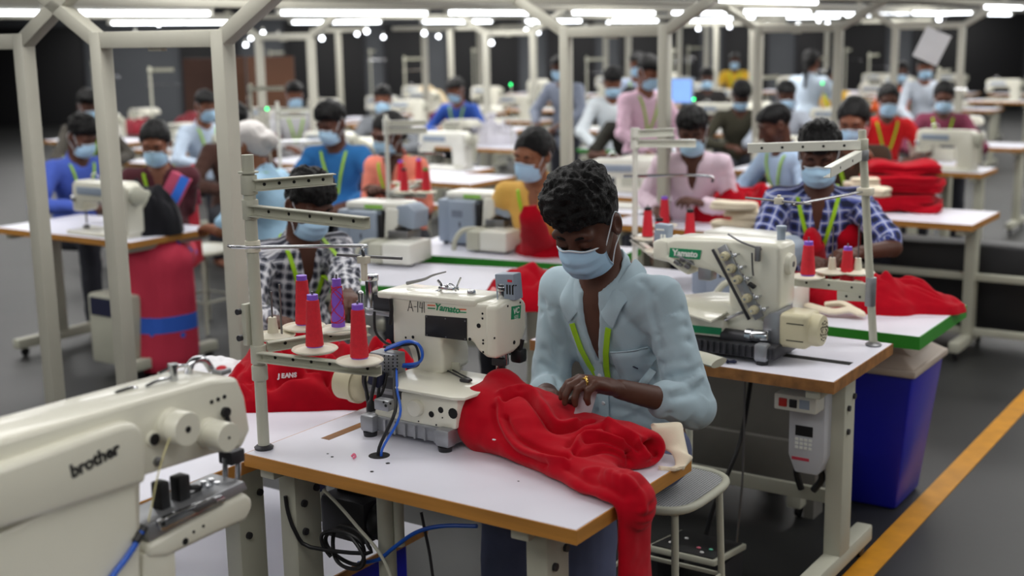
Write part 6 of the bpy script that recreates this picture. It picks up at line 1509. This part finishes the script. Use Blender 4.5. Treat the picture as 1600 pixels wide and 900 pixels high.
P('worker with dark hair far left above the blue shirt', 138, 165, 1.30, .3, lean=.15, hpitch=.4, shirt=cloth('dusk', (70, 66, 60)), skin='skind', hair='thick', seed=32, h=.016)
P('masked worker in white at the far left boards', 460, 148, 1.30, .2, lean=.15, hpitch=.3, shirt=cloth('palewhite', (206, 206, 210)), skin='skin', hair='short', seed=33, h=.016)
P('masked worker behind the nearest right post', 322, 165, 1.30, .5, lean=.15, hpitch=.3, shirt=cloth('paleblue2', (190, 206, 226)), skin='skin', hair='short', seed=34, h=.016)
P('dark haired worker above the pale head scarf', 366, 190, 1.27, .3, lean=.2, hpitch=.5, shirt=cloth('darkrust', (86, 60, 52)), skin='skin', hair='thick', seed=35, h=.016)
P('masked worker behind the coral clad worker', 598, 155, 1.27, -.1, lean=.1, hpitch=.2, shirt=cloth('greyshirt', (130, 134, 140)), skin='skin', hair='short', seed=36, h=.016)
P('far worker in orange beside the right frame', 1408, 112, 1.30, .2, lean=.1, hpitch=.3, shirt=cloth('orangetop', (226, 96, 40)), skin='skind', hair='bun', fem=True, seed=37, h=.018)
P('far worker in pale grey by the hanging sheet', 1446, 105, 1.40, .1, lean=.1, hpitch=.3, shirt=cloth('palegrey', (196, 204, 216)), skin='skin', hair='short', seed=38, h=.018, stand_=True, lany=False)
P('worker in plum top at the right edge', 1475, 150, 1.27, .0, lean=.2, hpitch=.4, shirt=cloth('plum', (130, 60, 84)), skin='skind', hair='bun', fem=True, seed=39, h=.016)
P('standing worker in pale blue behind the pink standing man', 996, 100, 1.50, .0, lean=.1, hpitch=.3, shirt=cloth('bluewhite', (186, 200, 226)), skin='skin', hair='short', seed=40, h=.018, stand_=True)
P('worker in grey-white at the post right of dark green worker', 1228, 148, 1.27, .2, lean=.2, hpitch=.4, shirt=cloth('greywhite', (170, 178, 190)), skin='skind', hair='short', seed=41, h=.016, lany=False)
# ---- woman in striped sari, seated side on with her legs in view
hc = at(243, 222, 1.27); rz = facecam(hc, -.15)
sari_m = mat('sari_cloth', (205, 62, 92), .8, var=.08, vscale=20)
def _stripe():
    N, L, b = nodes(sari_m); a = N.new('ShaderNodeTexCoord'); sp = N.new('ShaderNodeSeparateXYZ'); L.new(a.outputs['Object'], sp.inputs[0])
    def cmp(lo_, hi_):
        x = N.new('ShaderNodeMath'); x.operation = 'COMPARE'; x.inputs[1].default_value = (lo_+hi_)/2; x.inputs[2].default_value = (hi_-lo_)/2; L.new(sp.outputs[2], x.inputs[0]); return x.outputs[0]
    v = N.new('ShaderNodeTexVoronoi'); v.inputs['Scale'].default_value = 8; L.new(a.outputs['Object'], v.inputs['Vector']); lt = N.new('ShaderNodeMath'); lt.operation = 'LESS_THAN'; lt.inputs[1].default_value = .16; L.new(v.outputs['Distance'], lt.inputs[0])
    mxx = N.new('ShaderNodeMath'); mxx.operation = 'MAXIMUM'; L.new(cmp(.24, .33), mxx.inputs[0]); L.new(lt.outputs[0], mxx.inputs[1])
    mx = N.new('ShaderNodeMix'); mx.data_type = 'RGBA'; L.new(mxx.outputs[0], mx.inputs[0]); mx.inputs[6].default_value = (*s2l((208, 52, 80)), 1); mx.inputs[7].default_value = (*s2l((52, 104, 214)), 1); L.new(mx.outputs[2], b.inputs['Base Color'])
_stripe()
wo, wi = person('woman in pink and blue striped sari holding black cloth', hc, rz, head=hc, lean=.18, hyaw=-.1, hpitch=.45, nlean=.4, hl=hz(245, 292, 1.0), hr=hz(228, 290, .98), shirt=cloth('maroonblouse', (78, 34, 42)), sleeve='half', skin='skin', hair='bun', fem=True, h=.012, seed=50, trousers=sari_m, skirt=True, vneck=.08)
pts = []
for t in np.linspace(0, 1, 14): pts.append(Vector(wi['front'](-.13+.24*t, .47-.42*t, .012)))
mb = MB().ribbon([Vector(wi['Nk']-wi['xs']*.15-wi['f']*.10-.25*wi['d']), Vector(wi['Nk']-wi['xs']*.14-wi['f']*.05-.03*wi['d'])]+pts, .062, Vector(wi['xs']+wi['d']*.5), .004); mb.build('sari_drape', cloth('saripink', (196, 84, 112)), wo)
mb = MB().ribbon([p+Vector(wi['f'])*.009+Vector(wi['xs'])*-.025 for p in pts], .026, Vector(wi['xs']+wi['d']*.5), .004); mb.build('sari_stripe', cloth('sariblue', (56, 118, 222)), wo)
mb = MB().ribbon([Vector(wi['Nk']-wi['xs']*.155-wi['f']*(.08+.05*t)-(.02+.62*t)*wi['d']) for t in np.linspace(0, 1, 8)], .06, Vector(wi['f']+wi['xs']*.4), .006); mb.build('sari_tail', cloth('sarired', (190, 22, 48)), wo)
p = hz(238, 330, .9); pile('black_cloth', 'black cloth gathered in the hands of the striped sari woman', 'garment', (p.x, p.y, .78), .34, .30, .26, 71, cloth('blackcloth', (22, 22, 28)), n=60)
stool(Vector((*at(318, 388, .52).xy, 0)), 'pale stool beside the woman in the striped sari', m='machw', back=False)
# ---- cloth and packages in the rows
for lab, px, py, z, lx, ly, h_, m, sd in (('maroon cloth heap before the blue shirted worker', 706, 186, .80, .8, .4, .16, M['maroon'], 81), ('maroon cloth heap on the table left of the white thread stand', 452, 212, .80, .9, .4, .14, M['maroon'], 82), ('dark blue cloth in the hands of the coral clad worker', 560, 305, .78, .45, .3, .12, M['navy'], 83),
    ('red cloth falling from the hands of the yellow sari woman', 845, 396, .79, .36, .24, .07, M['redp'], 84), ('red cloth heap at the right behind the red stack', 1455, 232, .8, .7, .4, .2, M['redp'], 85), ('small red bundle right of the dark green worker', 1196, 190, .8, .3, .3, .16, M['redp'], 86), ('small red bundle before the far yellow sari', 1283, 170, .8, .35, .3, .18, M['redp'], 87),
    ('grey cloth in front of the dark green worker', 1160, 202, .78, .5, .3, .1, cloth('greycloth', (150, 146, 150)), 88), ('maroon cloth on the table behind the striped sari woman', 290, 205, .9, .5, .4, .25, M['maroon'], 89), ('red cloth on the far left table behind the first post', 205, 200, .85, .5, .4, .16, M['maroon'], 90), ('beige sack beside the blue shirted worker', 660, 168, .85, .6, .5, .35, cloth('sack', (196, 178, 146)), 91)):
    p = at(px, py, z); pile('cloth_heap', lab, 'garment', (p.x, p.y+ly*.3, .78 if z < .86 else z-.07), lx, ly, h_, sd, m, n=50, fold=.3, freq=9)
# red cloth held up by the blue check man, and by the woman in yellow
for lab, pts_, w_ in (('red sleeve raised in the hands of the blue check shirt man', [(1322, 440, .80), (1325, 400, .90), (1326, 365, 1.0), (1331, 338, 1.06)], [.05, .05, .045, .02]), ('red cloth folded over the right hand of the blue check shirt man', [(1285, 450, .80), (1275, 420, .86), (1268, 385, .97), (1275, 368, 1.0)], [.06, .065, .06, .04]), ('red cloth hanging from the hands of the woman in yellow', [(840, 393, .80), (836, 362, .92), (830, 338, 1.01), (828, 322, 1.06)], [.085, .07, .055, .03])):
    q = [at(*p) for p in pts_]; ym = max(p.y for p in q[:1])
    o = MB(q[0]).tube(q, w_, 18, flat=.5).build('red_cloth', M['redp']); V = np.array([tuple(v.co) for v in o.data.vertices]); nn = vnoise(V*30)*.008
    for v, k_ in zip(o.data.vertices, nn): v.co += v.normal*float(k_)
    place(o, q[0]); tag(o, lab, 'garment')
# tied clear bag
p = at(768, 224, .78); bgm = thing('tied_bag', 'clear plastic bag tied at the top over grey bundles on the wood-edged table', 'bag', p)
o = pile('bag_film', 'x', 'x', (0, 0, 0), .50, .40, .20, 95, M['bag'], n=60, fold=.5, freq=16); del o['label'], o['category']; o.parent = bgm; o.location = (0, 0, 0); o.rotation_euler = (0, 0, 0)
o = pile('contents', 'x', 'x', (0, 0, 0), .44, .34, .13, 96, cloth('bagcontents', (120, 112, 122)), n=40); del o['label'], o['category']; o.parent = bgm; o.location = (0, 0, 0); o.rotation_euler = (0, 0, 0)
MB().lathe([(.13, .15), (.06, .20), (.03, .23), (.035, .25), (.06, .28), (.045, .30), (0, .29)], (0, 0, 0), n=24).build('tied_neck', M['bag'], bgm)
# hanging sheet, blue screen, boards, ducts
d = 9.; r = ray(1456, 72); t = d/r[1]
hs = thing('hanging_sheet', 'white paper sheet hanging tilted from the rail at upper right', 'sheet'); hs.location = (r[0]*t, d, H+r[2]*t); hs.rotation_euler = (0, R(24), -.3)
MB().box((0, 0, 0), (.18, .004, .22), bev=.001).build('paper', M['white'], hs); MB().cyl((0, 0, .11), (0, 0, .25), .002, n=6).build('string', M['white'], hs); MB().box((0, -.002, .112), (.05, .008, .012)).build('clip', M['steel'], hs)
d = 13.; x0 = (1050-800)/F*d
scn = thing('display_screen', 'pale blue lit screen between the pink standing man and black clad worker', 'screen'); scn.location = (x0+.12, d, 1.25)
MB().box((0, 0, 0), (.25, .03, .26), bev=.006).build('screen_case', M['machg'], scn); MB().box((0, -.0165, 0), (.22, .002, .23)).build('lit_panel', mat('screen_glow', (130, 170, 235), .4, emit=.8), scn); MB().cyl((0, .02, -1.24), (0, .02, -.12), .02, n=12).build('stalk', M['dark'], scn); MB().b2((-.16, -.14, -1.25), (.16, .14, -1.23)).build('foot', M['dark'], scn)
panel(352, 395, 0, 16, M['brown'], 'narrow dark brown board standing at the far left', 1.62)
panel(398, 470, 0, 15.6, M['brown'], 'wide brown board standing at the far left', 1.62)
panel(300, 348, 0, 16.4, mat('dark_brown_board', (62, 38, 28), .8), 'dark brown board behind the nearest right post', 1.6)

# cream drive box under the table of the striped sari woman
p = at(172, 560, .10); t = thing('drive_box', 'cream drive box under the table of the striped sari woman', 'box', (p.x, p.y, 0)); MB().b2((-.16, 0, .06), (.16, .3, .46), bev=.02).build('case', M['leg'], t); MB().b2((-.13, -.004, .34), (.13, .002, .44)).build('vent_panel', M['navy'], t)
# white cloth on the left white table
p = at(312, 575, .76); pile('white_cloth', 'white crumpled cloth behind the near corner pattern tacker', 'garment', (max(p.x, -1.70), min(p.y, .55), .745), .26, .22, .06, 101, M['white'], n=40)
# green indicator lamps
for px, py, d, lab in ((417, 170, 8.6, 'left of the white thread stand over the checked shirt man'), (798, 132, 11, 'beyond the tied plastic bag'), (1084, 155, 9.2, 'above the head of the pale pink shirt man'), (1178, 123, 11.5, 'beside the head of the dark green clad worker'), (1285, 130, 12, 'left of the far yellow sari')):
    r = ray(px, py); t = thing('indicator_lamp', 'tiny green glowing machine lamp '+lab, 'lamp', loc((r[0]*d/r[1], d, H+r[2]*d/r[1]))); MB().sph((0, 0, 0), .010, u=10, v=8).build('lens', M['greenled'], t); MB().cyl((0, .01, .79-(H+r[2]*d/r[1])), (0, .01, 0), .004, n=6).build('stem', M['leg'], t)
# under-table structure at the right
for k, (x0, x1, z0, z1, yy) in enumerate(((-1.6, .0, .42, .46, 5.15), (-1.6, .0, .10, .14, 5.15))):
    tag(place(MB().b2((x0, yy, z0), (x1, yy+.04, z1), bev=.004).build('frame_rail', M['leg']), (0, 0, 0)), ['upper cream frame rail under the table with the red stack', 'lower cream frame rail under the table with the red stack'][k], 'rail')
tag(place(MB().b2((-1.5, 5.3, .08), (-.1, 5.55, .60), bev=.02).build('storage_crate', M['black']), (0, 0, 0)), 'dark storage crate under the table with the red stack', 'crate')  # black box added to make the space beneath the table dark
for i, (px, py, zb, zt, ax, ay, w, lab) in enumerate((
    (398, 262, .85, 1.5, 475, 152, 1.44, 'cream hooked thread stand under the brown boards'),
    (240, 196, .9, 1.55, 292, 130, 1.5, 'thread stand above the woman in the striped sari'),
    (424, 130, 1.0, 1.6, 466, 108, 1.55, 'far thread stand in front of the brown boards'),
    (634, 160, .9, 1.55, 662, 118, 1.5, 'thread stand between coral clad and blue clad workers'),
    (917, 170, .9, 1.55, 946, 98, 1.5, 'thread stand left of the white shirted worker'),
    (1075, 140, .9, 1.6, 1128, 92, 1.5, 'cream thread stand above the man in dark green'),
    (1183, 225, .8, 1.45, 1220, 112, 1.38, 'cream thread stand right of the dark green clad worker'),
    (1272, 160, .9, 1.5, 1318, 106, 1.44, 'cream thread stand left of the far yellow sari'),
    (1356, 150, .9, 1.5, 1410, 122, 1.4, 'cream thread stand above the red clad woman'),
    (1462, 230, .8, 1.5, 1500, 150, 1.4, 'cream thread stand under the hanging white sheet'),
    (1320, 130, .9, 1.5, 1352, 112, 1.45, 'thread stand beyond the yellow sari'),
    (740, 130, 1.0, 1.6, 770, 95, 1.52, 'far thread stand above the tied bag'),
    (1050, 130, 1.1, 1.6, 1020, 86, 1.52, 'far thread stand behind the pink standing man'),
    (580, 128, 1.0, 1.6, 610, 126, 1.5, 'far thread stand right of the slim posts'),
    (150, 170, 1.0, 1.6, 205, 120, 1.5, 'thread stand behind the nearest left post'))):
    o = at(px, py, zb)
    stand(o, .78 if ontable(o) else 0., zt, lab, arms=((zt-.04, (.3*math.cos(-G+.1*i), .3*math.sin(-G+.1*i))),), rods=((zt-.2, (.3*math.cos(-G+.3), .3*math.sin(-G+.3))),))


# rows deep in the hall: tables with machines, too far and blurred to tell apart
n_ = 0
for xx in (-10.5, -9.2, -7.9, -6.6, -5.3, -4.0, -2.7, -1.2):
    for yy in (6.2, 7.9, 9.6, 11.3, 13.0, 14.8, 16.8, 18.8):
        wq = wor((xx, yy, 0)); pxx = 800+wq.x/wq.y*2000
        if wq.y < 10.5 or wq.y > 24 or pxx < -60 or pxx > 1660 or ontable((xx-.5, yy+.25), -.35) or ontable((xx-.1, yy+.1), -.2): continue
        if any(o.parent is None and o.get('category') in ('person', 'post') and (Vector((o.location.x, o.location.y))-Vector((wor((xx-.5, yy+.3, 0)).x, wor((xx-.5, yy+.3, 0)).y))).length < .75 for o in bpy.data.objects): continue
        t_ = table((xx, yy, 0), 1.05, .55, .78, M['wood'], 'white sewing table far back in the blurred rows of the hall', bolts=False, rail=False, group='far tables in the blurred rows') if n_ == 0 else copy_tree(t0_)
        if n_ == 0: t0_ = t_
        else: place(t_, (xx, yy, 0)); TABLES.append((xx, yy, 1.05, .55, 0))
        src = ls0['mach'] if n_ % 3 else co0
        c = copy_tree(src); place(c, (xx-.75+.1*(n_ % 3), yy+.25, .78), .1*(n_ % 4)); c['label'] = ['cream overlock', 'cream lockstitch'][1 if n_ % 3 else 0]+' machine far back in the blurred rows of the hall'; c['group'] = ['far overlock machines', 'far lockstitch machines'][1 if n_ % 3 else 0]
        n_ += 1
